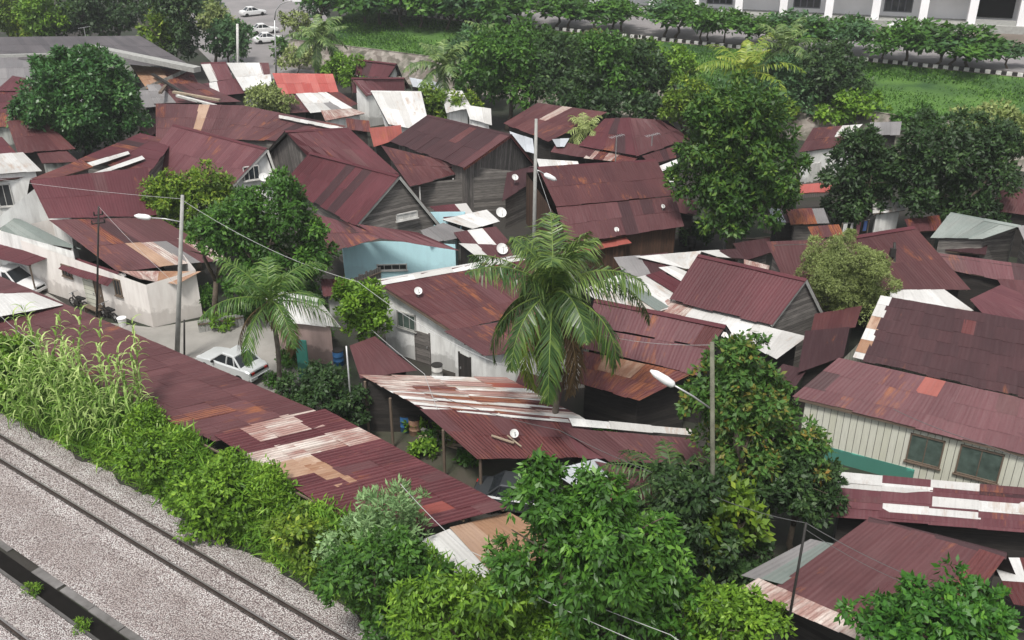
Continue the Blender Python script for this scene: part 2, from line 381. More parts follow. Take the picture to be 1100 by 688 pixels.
def tree(name, label, cat, base, crowns, mat, dens=1.0, L=.28, per=5, wr=.48, droop=.3, r0=None, group=None, z0=0.0, sub=18,
         subr=(.26, .42), depth=1.0, shrub=False, spread=1.0):
    """base: pixel of the foot; crowns: pixel ellipses (cx, cy, rx, ry[, metres nearer to the camera])"""
    SEED[0] += 1; sd = SEED[0]
    b = P(base[0], base[1], z0); bl = []
    for c in crowns:
        off = c[4] if len(c) > 4 else 0.0
        Y = b.y - off
        q = PY(c[0], c[1], Y); s = ppm(q)
        rx = c[2] * 1.10 / s; rz = max(.2, c[3] * 1.10 / s / .92); ry = (rx * .6 + min(rx, rz) * .4) * depth
        # an ellipsoid seen from above also shows its top: shrink the height a little
        q.z = max(q.z, rz * .55)
        bl.append((q.x, q.y, q.z, rx, ry, rz))
    s = ppm(Vector(bl[0][:3]))
    t = thing(name, label, cat, b, group)
    pxarea = sum(math.pi * c[2] * c[3] for c in crowns)
    n_cl = int(max(60, dens * pxarea * 7.0 / (max(2.0, (L * s) ** 2 * .55) * per * .5)))
    n_cl = min(n_cl, 22000)
    q, rn = crown_quads(bl, n_cl, per, L, wr, droop, sub, subr, sd, spread)
    keep = q[:, :, 2].min(axis=1) > z0 + .02
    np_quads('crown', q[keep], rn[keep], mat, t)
    R2 = random.Random(sd)
    tg = [(x[0] + R2.uniform(-.3, .3) * x[3], x[1] + R2.uniform(-.3, .3) * x[4], x[2] + R2.uniform(-.2, .3) * x[5]) for x in bl]
    while len(tg) < 4:
        x = bl[0]; tg.append((x[0] + R2.uniform(-.6, .6) * x[3], x[1] + R2.uniform(-.6, .6) * x[4], x[2] + R2.uniform(0, .45) * x[5]))
    hh = max(x[2] for x in bl)
    limb_mb(b, tg, r0 or max(.04, .035 * hh), rs=R2).build('stem' if shrub else 'trunk', M['bark'], t, smooth=True)
    return t

def frond_quads(o, az, el, L, droop, n=34, ll=.75, lw=.06, sag=.7, seed=0, wilt=.5, twist=0.):
    """a pinnate frond -> leaflet quads (2 per leaflet) and the midrib points"""
    rs = np.random.RandomState(seed); T = np.linspace(0, 1, n)
    dirh = np.array([math.sin(az), math.cos(az), 0.0]); ang = el - droop * T ** 1.25
    st = L / n; pts = [np.array(o, float)]
    for a in ang[:-1]:
        pts.append(pts[-1] + (dirh * math.cos(a) + np.array([0, 0, math.sin(a)])) * st)
    pts = np.array(pts); tan = np.stack([dirh * math.cos(a) + np.array([0, 0, math.sin(a)]) for a in ang])
    side = np.cross(dirh, [0, 0, 1.0]); Q = []; rn = []
    for sg in (-1, 1):
        i0 = 4; t = T[i0:]; p = pts[i0:] + tan[i0:] * rs.uniform(-.02, .02, (len(t), 1)); tn = tan[i0:]; m = len(t)
        ln = ll * rs.uniform(.75, 1.1, m) * (np.sin(np.pi * np.clip(t * .92 + .10, 0, 1)) ** .6 + .1) * rs.uniform(.8, 1.1, m)
        nrl = np.cross(np.tile(side, (m, 1)), tn); sgn = np.sign(nrl[:, 2:3]); sgn[sgn == 0] = 1; nrl *= sgn
        d1 = nrm(side * sg + tn * rs.uniform(.35, .65, (m, 1)) + nrl * (.12 + twist * sg) + rs.randn(m, 3) * .13 + np.array([0, 0, -wilt * .8]))
        d2 = nrm(d1 + np.array([0, 0, -1.0]) * (sag + rs.uniform(-.2, .3, (m, 1))))
        a = p; b = p + d1 * (ln * .5)[:, None]; c = b + d2 * (ln * .5)[:, None]
        wv = nrm(np.cross(d1, nrl + rs.randn(m, 3) * .25)) * lw * .5; w2 = wv * .9
        Q.append(np.stack([a - wv * .5, a + wv * .5, b + w2, b - w2], 1)); Q.append(np.stack([b - w2, b + w2, c + wv * .12, c - wv * .12], 1))
        r_ = rs.uniform(.2, .75, m); rn += [r_, r_ + .1]
    return np.concatenate(Q), np.concatenate(rn), pts
def palm(name, label, base, top, h_px=None, n=20, L=3.6, droop=(1.2, 1.9), mat='L_palm', r0=.16, ll=.75, z0=0.0, parts=True, group=None, dens=34,
         elr=(-.5, 1.35), nuts=0, dead=0, hang=None, lean=None, lw=.07, yoff=0.0, stag=1):
    SEED[0] += 1; sd = SEED[0]; R2 = random.Random(sd)
    b = P(base[0], base[1], z0); tp = PY(top[0], top[1], b.y - yoff)
    t = thing(name, label, 'palm tree', b, group)
    mb = MB(); pts = []; H = tp.z - b.z
    for i in range(12):
        k = i / 11; bow = math.sin(k * math.pi) * H * .03
        pts.append(b.lerp(tp, k) + Vector((bow, 0, 0)))
    mb.tube(pts, [r0 * (1.5 - .75 * min(1, i / 3) if i < 3 else (.85 + (.06 if i % 2 else 0))) for i in range(12)], 10)
    mb.build('trunk', M['palmbark'], t, smooth=True)
    allq, allr = [], []
    for k in range(n):
        f = k / n; az = k * 2.39996 + R2.uniform(-.2, .2)
        el = elr[1] - (elr[1] - elr[0]) * f + R2.uniform(-.12, .12)
        Lf = L * R2.uniform(.85, 1.08) * (1 if f > .12 else .7)
        q, rn, pp = frond_quads((tp.x, tp.y, tp.z), az, el, Lf, R2.uniform(*droop) * (.75 + .25 * f), dens, ll, lw, seed=sd * 50 + k, wilt=(.25 + .5 * f) if hang is None else (.15 + hang * min(1, f * 1.8)), twist=R2.uniform(-.2, .2))
        rn = rn + (.15 if f < .25 else 0) - (.1 if f > .75 else 0)
        isdead = k >= n - dead
        rib = MB(); rib.tube([Vector(x) for x in pp[::3]] , [max(.012, .045 * (1 - i / (len(pp[::3])))) for i in range(len(pp[::3]))], 5)
        rq = []
        for fc in rib.f:
            if len(fc) == 4: rq.append([rib.v[i] for i in fc])
        rq = np.array(rq); q = np.concatenate([q, rq]); rn = np.concatenate([rn, np.full(len(rq), .95)])
        mt = M['L_dead'] if isdead else (M['L_palmy'] if (R2.random() < .10 and mat in ('L_palm', 'L_coco')) else M[mat])
        if parts: np_quads('frond', q, rn, mt, t)
        else: allq.append(q); allr.append(rn)
    if not parts: np_quads('crown', np.concatenate(allq), np.concatenate(allr), M[mat], t)
    for k in range(nuts):
        a = k * 2.1; c = tp + Vector((math.cos(a) * .28, math.sin(a) * .28, -.35 - .12 * (k % 3)))
        s = MB(); ring = [(0, -.15), (.1, -.1), (.135, 0), (.1, .1), (0, .15)]
        s.tube([c + Z3 * z for _, z in ring], [max(.01, r_) for r_, _ in ring], 8); s.build('coconut', M['L_palmy'], t, smooth=True)
    return t
# ------------------------------------------------------------------ houses
def lerp2(A, B, C_, D, s, t):                   # A start/top, B end/top, C end/bottom, D start/bottom
    return (A.lerp(B, s)).lerp(D.lerp(C_, s), t)
def slope(h, A, B, C_, D, mat='maroon', patches=(), sheet=.85, row=2.6, name='roof', wob=.02, rows=None, ov=.12, jit=.10, pale=0.0):
    """one roof slope laid from single overlapping sheets; A B = upper edge, D C = lower edge; patches: (s0,s1,t0,t1,mat)"""
    W = ((B - A).length + (C_ - D).length) / 2; Ln = ((D - A).length + (C_ - B).length) / 2
    nc = max(2, round(W / sheet)); nr_ = rows or max(1, round(Ln / row))
    if mat == 'maroon': mat = random.Random(h.name).choice(['maroon', 'maroon', 'maroon_b', 'maroon_c', 'maroon_d'])
    nrm_ = (B - A).cross(D - A).normalized()
    if nrm_.z < 0: nrm_ = -nrm_
    mats = [M[mat], M['underside']]; mi = {}
    for p in patches:
        if p[4] not in mi: mi[p[4]] = len(mats); mats.append(M[p[4]])
    if pale > 0:
        for k in ('maroon_dull', 'maroon_dark', 'maroon_rust'):
            if k not in mi: mi[k] = len(mats); mats.append(M[k])
    mb = MB(); rs = random.Random(len(ORG) * 7 + 3)
    cuts = [j / nr_ + (rs.uniform(-.05, .05) if 0 < j < nr_ else 0) for j in range(nr_ + 1)]
    for j in range(nr_):
        for i in range(nc):
            s0, s1 = i / nc, (i + 1) / nc; t0, t1 = cuts[j], cuts[j + 1]
            sm, tm = (s0 + s1) / 2, (t0 + t1) / 2
            m = 0
            if pale > 0 and rs.random() < pale: m = mi[rs.choice(['maroon_dull', 'maroon_dull', 'maroon_dark', 'maroon_rust'])]
            for p in patches:
                if p[0] <= sm <= p[1] and p[2] <= tm <= p[3]: m = mi[p[4]]
            t0e = t0 - (.0 if j == 0 else ov / Ln); t1e = t1 + (rs.uniform(-.3, 1) * jit / Ln if j == nr_ - 1 else ov / Ln * rs.uniform(.5, 1.4))
            lift = .012 * (nr_ - j) + (.006 if i % 2 else 0) + rs.uniform(0, wob * .6)
            e = .05 / W
            q = [lerp2(A, B, C_, D, a, b) + nrm_ * (lift + rs.uniform(0, wob)) for a, b in ((s0 - e, t0e), (s1 + e, t0e), (s1 + e, t1e), (s0 - e, t1e))]
            lo = [x - nrm_ * .012 for x in q]; r_ = rs.random()
            u0, u1 = s0 * W, s1 * W; v0, v1 = t0 * Ln + rs.uniform(0, 9), 0; v1 = v0 + (t1 - t0) * Ln
            uq = [(u0, v0), (u1, v0), (u1, v1), (u0, v1)]; flip = ((q[1] - q[0]).cross(q[3] - q[0])).z < 0
            for tri in ((0, 1, 2), (0, 2, 3)):
                tt = tri[::-1] if flip else tri
                mb.face([q[k] for k in tt], [uq[k] for k in tt], r_, m); mb.face([lo[k] for k in tt[::-1]], [uq[k] for k in tt[::-1]], r_, 1)
            mb.face([q[3], lo[3], lo[2], q[2]], None, r_, m); mb.face([q[0], lo[0], lo[3], q[3]], None, r_, m); mb.face([q[1], lo[1], lo[2], q[2]], None, r_, m)
    return mb.build(name, mats, h)
def walls(h, pts, mat, z0=0.0, apex=None, store=True, name='wall', cut=None):
    """pts: list of footprint corners with their wall-top height; apex: {side index: top point} makes a gable"""
    mb = MB(); n = len(pts)
    for i in range(n):
        if cut and i in cut: continue
        a, b = pts[i], pts[(i + 1) % n]; L_ = math.hypot(b.x - a.x, b.y - a.y)
        fl = [Vector((a.x, a.y, z0)), Vector((b.x, b.y, z0)), b.copy()]; uv = [(0, 0), (L_, 0), (L_, b.z - z0)]
        if apex and i in apex:
            k = apex[i]; fl.append(k.copy()); uv.append((math.hypot(k.x - a.x, k.y - a.y), k.z - z0))
        fl.append(a.copy()); uv.append((0, a.z - z0))
        mb.face(fl, uv)
        if store: WALLS.setdefault(h.name, []).append((a.copy(), b.copy()))
    return mb.build(name, M[mat] if isinstance(mat, str) else mat, h)
WALLS = {}; LOG = []
def inset(pts, d):
    c = sum(pts, Vector()) / len(pts); out = []
    n = len(pts)
    for i, p in enumerate(pts):
        a = (pts[i - 1] - p); b = (pts[(i + 1) % n] - p); a.z = b.z = 0
        la, lb = a.length, b.length
        q = p + a.normalized() * min(d, la * .3) + b.normalized() * min(d, lb * .3)
        out.append(q)
    return out
def board(h, p, q, mat='timber', hg=.18, wd=.035, dz=0.0, name='bargeboard'):
    mb = MB(); mb.beam(p + Z3 * dz, q + Z3 * dz, wd, hg); return mb.build(name, M[mat], h)
def cap(h, p, q, mat='maroon', w_=.22, name='ridge_cap', up=.05):
    """a folded ridge strip in overlapping lengths"""
    d = (q - p); L_ = d.length; d.normalize(); sd = d.cross(Z3).normalized(); mb = MB(); n = max(1, int(L_ / 1.8))
    for i in range(n):
        a = p + d * (L_ * i / n - .04) + Z3 * (up + .012 * (i % 2)); b = p + d * (L_ * (i + 1) / n + .04) + Z3 * (up + .012 * (i % 2))
        lo = Z3 * -.10
        r_ = R.random()
        mb.face([a, b, b + sd * w_ + lo, a + sd * w_ + lo], [(0, 0), (.05, 0), (.05, .2), (0, .2)], r_)
        mb.face([b, a, a - sd * w_ + lo, b - sd * w_ + lo], [(0, 0), (.05, 0), (.05, .2), (0, .2)], r_)
    return mb.build(name, M[mat], h)
def gable(h, R0, R1, E1, E0, zr=4.8, ze=2.7, back=1.0, roof='maroon', bmat=None, wall='greyplh', z0=0.0, patches=(), capm=None, barge=None,
          ends=(True, True), bk=None, wall_in=.35, wob=.02, pale=.06, rows=None, backcap=True, ze0=None, gmat=None, under=True):
    """visible front slope from four photo pixels (ridge start, ridge end, eave end, eave start); the far slope mirrors it"""
    r0, r1 = P(*R0, zr), P(*R1, zr); e1, e0 = P(*E1, ze), P(*E0, ze0 if ze0 is not None else ze)
    def mir(r, e):
        q = r - (e - r) * back; q.z = r.z + (e.z - r.z) * min(1, back); return q
    rd = (r1 - r0).normalized()
    ev = ((e0 - r0) + (e1 - r1)) / 2; ev = ev - rd * ev.dot(rd)
    b0 = r0 - Vector((ev.x, ev.y, 0)) * back + Z3 * (ev.z * min(1.15, back)); b1 = r1 - Vector((ev.x, ev.y, 0)) * back + Z3 * (ev.z * min(1.15, back))
    if bk and len(bk) > 3:
        q_ = P(bk[1], bk[2], bk[3]) - (r1 if bk[0] else r0); q_ = q_ - rd * q_.dot(rd) * .6; b0, b1 = r0 + q_, r1 + q_
    elif bk:
        rr_ = r1 if bk[0] else r0; run = Vector((ev.x, ev.y, 0)); best = None
        for k_ in range(60):
            zz = zr - .4 - k_ * .08
            if zz < .6: break
            c_ = P(bk[1], bk[2], zz) - rr_; pr = -c_.dot(run.normalized()); er = abs(pr - run.length)
            if best is None or er < best[0]: best = (er, c_, zz, pr)
        q_ = best[1]; LOG.append((h.name, round(run.length, 2), round(best[3], 2), round(best[2], 2))); b0, b1 = r0 + q_, r1 + q_
    slope(h, r0, r1, e1, e0, roof, patches, wob=wob, pale=pale, rows=rows)
    slope(h, r1, r0, b0, b1, bmat or roof, (), wob=wob, pale=pale)
    cap(h, r0, r1, capm or roof)
    for r, e, b, on in ((r0, e0, b0, ends[0]), (r1, e1, b1, ends[1])):
        if on:
            board(h, r - Z3 * .1, e - Z3 * .1, barge or 'timber'); board(h, r - Z3 * .1, b - Z3 * .1, barge or 'timber')
    if under:
        k = wall_in
        f = [e0, e1, b1, b0]; g = []
        rr0, rr1 = r0 + rd * k, r1 - rd * k
        def corner(e, r, sgn):
            q = e.lerp(r, min(.35, .45 / max(.5, (e - r).length))) + rd * k * sgn; q.z -= .10; return q
        g = [corner(e0, r0, 1), corner(e1, r1, -1), corner(b1, r1, -1), corner(b0, r0, 1)]
        rr0.z -= .10; rr1.z -= .10
        walls(h, g, wall, z0, {1: rr1, 3: rr0})
    return dict(r0=r0, r1=r1, e0=e0, e1=e1, b0=b0, b1=b1)
def mono(h, q, roof='maroon', wall='greyplh', z0=0.0, patches=(), wall_in=.3, wob=.02, pale=.06, rows=None, posts=False, drop=.10, sheet=.85, name='roof', cut=None, fascia=None):
    """one slope, corners (px, py, z): A start/top, B end/top, C end/bottom, D start/bottom"""
    A, B, C_, D = [P(*c) if not isinstance(c, Vector) else c for c in q]
    slope(h, A, B, C_, D, roof, patches, wob=wob, pale=pale, rows=rows, sheet=sheet, name=name)
    if fascia: board(h, D - Z3 * .1, C_ - Z3 * .1, fascia, .16, .03, name='fascia_board')
    if wall:
        g = inset([A, B, C_, D], wall_in)
        for p in g: p.z -= drop
        walls(h, g, wall, z0, cut=cut)
    if posts:
        g = inset([A, B, C_, D], .25)
        for i, p in enumerate(g):
            if posts is True or i in posts:
                mb = MB(); mb.tube([Vector((p.x, p.y, z0)), Vector((p.x, p.y, p.z - .05))], .06, 6); mb.build('post', M['timber'], h)
    mb = MB()                                    # purlins under the sheets
    for k in (.04, .5, .94):
        mb.beam(A.lerp(D, k) - Z3 * .06, B.lerp(C_, k) - Z3 * .06, .06, .07)
    mb.build('purlin', M['timber'], h)
    return A, B, C_, D
def hit(h, px, py):
    d = ray(px, py); best = None
    for a, b in WALLS.get(h.name, []):
        e = b - a; n = Vector((-e.y, e.x, 0)).normalized(); dn = n.dot(d)
        if abs(dn) < 1e-5: continue
        t = n.dot(a - CAMP) / dn
        if t <= 0: continue
        p = CAMP + d * t; u = ((p - a).x * e.x + (p - a).y * e.y) / (e.x ** 2 + e.y ** 2)
        if -.05 <= u <= 1.05 and p.z > -.2 and (best is None or t < best[0]):
            best = (t, p, Vector((e.x, e.y, 0)).normalized(), n if dn < 0 else -n)
    return best
def window(h, px, py, w_=1.0, hg=1.0, fr='whitewood', glass='glass', bars=2, name='window', label=None, out=.04):
    k = hit(h, px, py)
    if k is None: print('NOHIT', h.name, px, py); return
    _, p, e, n = k
    o = p - e * w_ / 2 - Z3 * hg / 2; mb = MB(); f = .07
    for a, b, c in ((o, e * w_, Z3 * f), (o + Z3 * (hg - f), e * w_, Z3 * f), (o, e * f, Z3 * hg), (o + e * (w_ - f), e * f, Z3 * hg)): mb.box(a + n * .002, b, n * (out + .03), c)
    for i in range(1, bars):
        mb.box(o + e * (w_ * i / bars - .02) + Z3 * f + n * .004, e * .04, n * (out + .015), Z3 * (hg - 2 * f))
    fo = mb.build(name, M[fr], h)
    g = MB(); g.box(o + n * .004 + e * .01 + Z3 * .01, e * (w_ - .02), n * .02, Z3 * (hg - .02)); go = g.build('pane', M[glass], fo)
    if name == 'window':
        s_ = MB(); s_.box(o - e * .06 - Z3 * .06 + n * .002, e * (w_ + .12), n * .12, Z3 * .055); s_.build('sill', M[fr], fo)
    if label: fo['label'] = label
    return fo
def door(h, px, py, w_=.9, hg=2.0, mat='timber', label=None):
    k = hit(h, px, py)
    if k is None: print('NOHIT door', h.name); return
    _, p, e, n = k
    o = Vector((p.x, p.y, .02)) - e * w_ / 2
    mb = MB(); mb.box(o + n * .003, e * w_, n * .04, Z3 * hg)
    for q in (o - e * .08, o + e * w_): mb.box(q + n * .001, e * .08, n * .07, Z3 * (hg + .08))
    d_ = mb.build('door', M[mat], h)
    k_ = MB(); k_.box(o + e * (w_ * .85) + n * .045 + Z3 * 1.0, e * .05, n * .05, Z3 * .12); k_.build('handle', M['steel'], d_)
    if label: d_['label'] = label
    return d_
def house(name, label, px, py, cat='house', group=None, z=0.0):
    return thing(name, label, cat, P(px, py, z), group)

# ------------------------------------------------------------------ the setting
def sheet_mesh(name, pts, mat, z=None):
    mb = MB(); mb.face(pts, [(p[0], p[1]) for p in pts]); o = mb.build(name, mat); return o
def mat_ground():
    m, t, bs, o = newmat('village_earth'); pos = posco(t)
    n1 = noise(t, pos, .12, 6); n2 = noise(t, pos, 1.8, 6)
    col = mixc(t, ramp(t, n1, [(.45, (0, 0, 0)), (.58, (1, 1, 1))]), (.036, .031, .026), (.016, .028, .010))
    col = mixc(t, mth(t, 'MULTIPLY', n2, .8), col, (.022, .020, .017))
    t.links.new(col, bs.inputs['Base Color']); bs.inputs['Roughness'].default_value = .95
    bump(t, bs, n2, .5, .1); return m
RA, RB = P(0, 472), P(350, 680); RD = (RB - RA).normalized(); RN = Vector((RD.y, -RD.x, 0)); RN = RN if (P(0, 498) - RA).dot(RN) > 0 else -RN
def mat_ballast(name='ballast_gravel', a=(.90, .88, .86), b=(.36, .28, .27), pink=(.48, .43, .41)):
    m, t, bs, o = newmat(name); pos = posco(t)
    v = N(t, 'ShaderNodeTexVoronoi', Scale=19.0); t.links.new(pos, v.inputs['Vector'])
    wn = t.nodes.new('ShaderNodeSeparateColor'); t.links.new(v.outputs['Color'], wn.inputs[0])
    col = mixc(t, ramp(t, wn.outputs[0], [(.0, (0, 0, 0)), (.75, (1, 1, 1))]), b, a)
    col = mixc(t, mth(t, 'MULTIPLY', ramp(t, noise(t, pos, .7, 5), [(.4, (0, 0, 0)), (.62, (1, 1, 1))]), .6), col, pink, 'MIX')
    dn = t.nodes.new('ShaderNodeVectorMath'); dn.operation = 'DOT_PRODUCT'; t.links.new(pos, dn.inputs[0]); dn.inputs[1].default_value = tuple(RN)
    nn_ = mth(t, 'ADD', mth(t, 'SUBTRACT', dn.outputs['Value'], float(RA.dot(RN))), mth(t, 'MULTIPLY', mth(t, 'SUBTRACT', noise(t, pos, .9, 5), .5), 1.6))
    band = ramp(t, mth(t, 'DIVIDE', nn_, 10.0), [(.0, (0, 0, 0)), (.02, (.1, .1, .1)), (.05, (.55, .55, .55)), (.09, (.2, .2, .2)), (.15, (.1, .1, .1)), (.21, (1, 1, 1)), (.34, (1, 1, 1)), (.44, (.2, .2, .2))])
    col = mixc(t, mth(t, 'MULTIPLY', band, .42), col, mixc(t, wn.outputs[1], (.12, .09, .08), (.42, .33, .30)))
    col = mixc(t, ramp(t, v.outputs['Distance'], [(.25, (0, 0, 0)), (.75, (1, 1, 1))]), col, tuple(x * .35 for x in b))
    t.links.new(col, bs.inputs['Base Color']); bs.inputs['Roughness'].default_value = .95
    bump(t, bs, mth(t, 'MULTIPLY', v.outputs['Distance'], -1.0), 1.0, .06); return m
def mat_grass():
    m, t, bs, o = newmat('levee_grass'); pos = posco(t)
    n1 = noise(t, pos, .18, 5); n2 = noise(t, pos, 3.5, 4)
    col = mixc(t, ramp(t, n1, [(.38, (0, 0, 0)), (.6, (1, 1, 1))]), (.022, .07, .012), (.095, .20, .028)); col = mixc(t, mth(t, 'MULTIPLY', n2, .6), col, (.018, .05, .012))
    t.links.new(col, bs.inputs['Base Color']); bs.inputs['Roughness'].default_value = .9; bump(t, bs, n2, .8, .15); return m
def mat_pave(name, c, c2, s=.5):
    m, t, bs, o = newmat(name); pos = posco(t)
    col = mixc(t, ramp(t, noise(t, pos, s, 6, .6), [(.35, (0, 0, 0)), (.65, (1, 1, 1))]), c, c2)
    col = mixc(t, mth(t, 'MULTIPLY', noise(t, pos, 9, 4), .5), col, tuple(x * .6 for x in c))
    t.links.new(col, bs.inputs['Base Color']); bs.inputs['Roughness'].default_value = .9; bump(t, bs, noise(t, pos, 12, 3), .3, .02); return m
def mat_stone():
    m, t, bs, o = newmat('stone_revetment'); pos = posco(t)
    v = N(t, 'ShaderNodeTexVoronoi', Scale=1.6); t.links.new(scaled(t, pos, 1, 1, 1.4), v.inputs['Vector'])
    wn = t.nodes.new('ShaderNodeSeparateColor'); t.links.new(v.outputs['Color'], wn.inputs[0])
    col = mixc(t, wn.outputs[0], (.12, .10, .085), (.30, .27, .24))
    col = mixc(t, mth(t, 'MULTIPLY', ramp(t, noise(t, scaled(t, pos, 1, 1, .3), .8, 5), [(.45, (0, 0, 0)), (.65, (1, 1, 1))]), .8), col, (.04, .05, .025))
    t.links.new(col, bs.inputs['Base Color']); bs.inputs['Roughness'].default_value = .95
    bump(t, bs, v.outputs['Distance'], .8, .1); return m
M['ground'] = mat_ground(); M['ballast'] = mat_ballast(); M['grass'] = mat_grass(); M['stone'] = mat_stone()
M['lane'] = mat_pave('lane_concrete', (.34, .325, .30), (.24, .23, .21)); M['tarmac'] = mat_pave('pale_tarmac', (.20, .19, .19), (.27, .25, .25), .3)
M['brownearth'] = mat_pave('brown_earth', (.20, .165, .14), (.12, .10, .08), .3)

g = MB(); g.face([Vector(p) for p in ((-500, -120, 0), (500, -120, 0), (500, 700, 0), (-500, 700, 0))]); tag(g.build('ground', M['ground']), kind='structure')
M['yardearth'] = mat_pave('yard_earth', (.07, .06, .045), (.035, .045, .022), .8)
# lane between the carports and the houses, widening into a yard on the right
def flat(name, px, mat, z=.004, **k):
    mb = MB(); mb.face([P(x, y, z) for x, y in px]); return tag(mb.build(name, M[mat]), kind='structure')
flat('lane', [(-60, 262), (20, 296), (100, 345), (165, 352), (250, 338), (330, 352), (330, 402), (290, 440), (360, 480), (330, 520), (40, 400), (-80, 330)], 'lane')
flat('yard', [(425, 440), (520, 455), (560, 500), (545, 545), (450, 505), (400, 470)], 'yardearth')
flat('parking_area', [(196, -10), (330, -10), (352, 20), (365, 60), (330, 88), (240, 80), (200, 40)], 'tarmac', .008)

# railway: directions taken from the near rail
def rp(s, n, z=0): return RA + RD * s + RN * n + Z3 * z
def strip(name, n0, n1, mat, z=0.01, s0=-60, s1=70, kind='structure', seg=1, wob=0):
    mb = MB(); k = 160 if wob else 1
    for i in range(k):
        a = s0 + (s1 - s0) * i / k; b = s0 + (s1 - s0) * (i + 1) / k
        wa = wob * (math.sin(a * 1.7) + .6 * math.sin(a * 4.1 + 1)); wb = wob * (math.sin(b * 1.7) + .6 * math.sin(b * 4.1 + 1))
        mb.face([rp(a, n0 + wa, z), rp(b, n0 + wb, z), rp(b, n1, z), rp(a, n1, z)])
    return tag(mb.build(name, M[mat]), kind=kind)
# ballast bed with a crowned section, gravel on both sides of the drain
bed = MB()
prof = [(-1.35, .0), (-.7, .16), (-.2, .20), (1.3, .20), (1.9, .14), (3.4, .10), (4.15, .08)]
for i in range(260):
    a, b = -60 + i * .5, -60 + (i + 1) * .5
    for (n0, z0), (n1, z1) in zip(prof, prof[1:]):
        wa = .16 * (math.sin(a * 1.7) + .6 * math.sin(a * 4.1 + 1)) if n0 == -1.35 else 0; wb = .16 * (math.sin(b * 1.7) + .6 * math.sin(b * 4.1 + 1)) if n0 == -1.35 else 0
        bed.face([rp(a, n0 + wa, z0 + .012), rp(b, n0 + wb, z0 + .012), rp(b, n1, z1 + .012), rp(a, n1, z1 + .012)])
tag(bed.build('ballast_bed', M['ballast'], smooth=True), kind='structure')
bed = MB()
for (n0, z0), (n1, z1) in zip([(5.25, .05), (6.1, .18), (9.5, .2), (14, .1)], [(6.1, .18), (9.5, .2), (14, .1), (20, .02)]):
    bed.face([rp(-60, n0, z0 + .012), rp(70, n0, z0 + .012), rp(70, n1, z1 + .012), rp(-60, n1, z1 + .012)])
tag(bed.build('second_ballast_bed', M['ballast']), kind='structure')
def track(n0, n1, label, group):
    t = thing('railway_track', label, 'railway track', rp(0, (n0 + n1) / 2, .2))
    for n in (n0, n1):
        mb = MB()
        sec = [(-.06, 0), (-.06, .012), (-.012, .03), (-.012, .10), (-.034, .115), (-.034, .145), (.034, .145), (.034, .115), (.012, .10), (.012, .03), (.06, .012), (.06, 0)]
        for (a, za), (b, zb) in zip(sec, sec[1:]):
            top = za == zb == .145
            mb.face([rp(-60, n + a, .215 + za), rp(70, n + a, .215 + za), rp(70, n + b, .215 + zb), rp(-60, n + b, .215 + zb)], None, .5, 1 if top else 0)
        mb.build('rail', [M['railside'], M['railtop']], t)
    sl_ = MB()
    for i in range(int(130 / .65)):
        s_ = -60 + i * .65; c = rp(s_, (n0 + n1) / 2, .2)
        sl_.box(rp(s_ - .1, n0 - .3, .150), RD * .2, RN * (n1 - n0 + .6), Z3 * (.045 + R.uniform(0, .0152)), R.random())
    sl_.build('sleepers', M['sleeper'], t)
    return t
M['railside'] = plain('rail_side', (.045, .032, .026), .8, .4, 2); M['railtop'] = plain('rail_top', (.32, .30, .29), .3, .2, 2, .6)
m, t_, bs, o = newmat('sleeper_buried'); pos = posco(t_)
t_.links.new(mixc(t_, ramp(t_, noise(t_, pos, 9, 5), [(.35, (0, 0, 0)), (.6, (1, 1, 1))]), (.20, .18, .17), (.42, .39, .37)), bs.inputs['Base Color']); bs.inputs['Roughness'].default_value = .95; M['sleeper'] = m
M['stain'] = mat_ballast('oily_gravel', (.16, .145, .135), (.05, .045, .04), (.10, .085, .075))
for q_ in (0, 1.1, 6.74, 7.84):
    strip('stained_gravel', q_ - .10, q_ + .13, 'stain', .2165)
track(0, 1.1, 'metre gauge track nearest the green bank, both rails crossing the gravel', None)
track(6.74, 7.84, 'far corner track beyond the dark drain, only one rail in view', None)
M['concd2'] = mat_pave('stained_slab', (.20, .19, .185), (.07, .065, .06), .9)
# drain between the tracks: a concrete channel with a broken slab edge
dr = thing('drain_channel', 'dark concrete drain channel running between the two railway tracks', 'drain', rp(0, 4.7))
for i in range(30):
    s_ = -22 + i * 1.9; j = R.uniform(-.05, .05)
    if i in (9, 16, 23): continue
    mb = MB(); mb.box(rp(s_, 4.12 + j, .02), RD * R.uniform(1.7, 1.86) + RN * R.uniform(-.04, .04), RN * R.uniform(.28, .40), Z3 * R.uniform(.03, .07), R.random()); mb.build('kerb_slab', M['concd2'], dr)
mb = MB(); mb.box(rp(-60, 5.12, .02), RD * 130, RN * .12, Z3 * .09); mb.build('channel_wall', M['conc_d'], dr)
mb = MB(); mb.face([rp(-60, 4.48, .014), rp(70, 4.48, .014), rp(70, 5.14, .014), rp(-60, 5.14, .014)]); mb.build('channel_floor', M['dark'], dr)  # level strip, the shade of the drain's depth painted as near-black

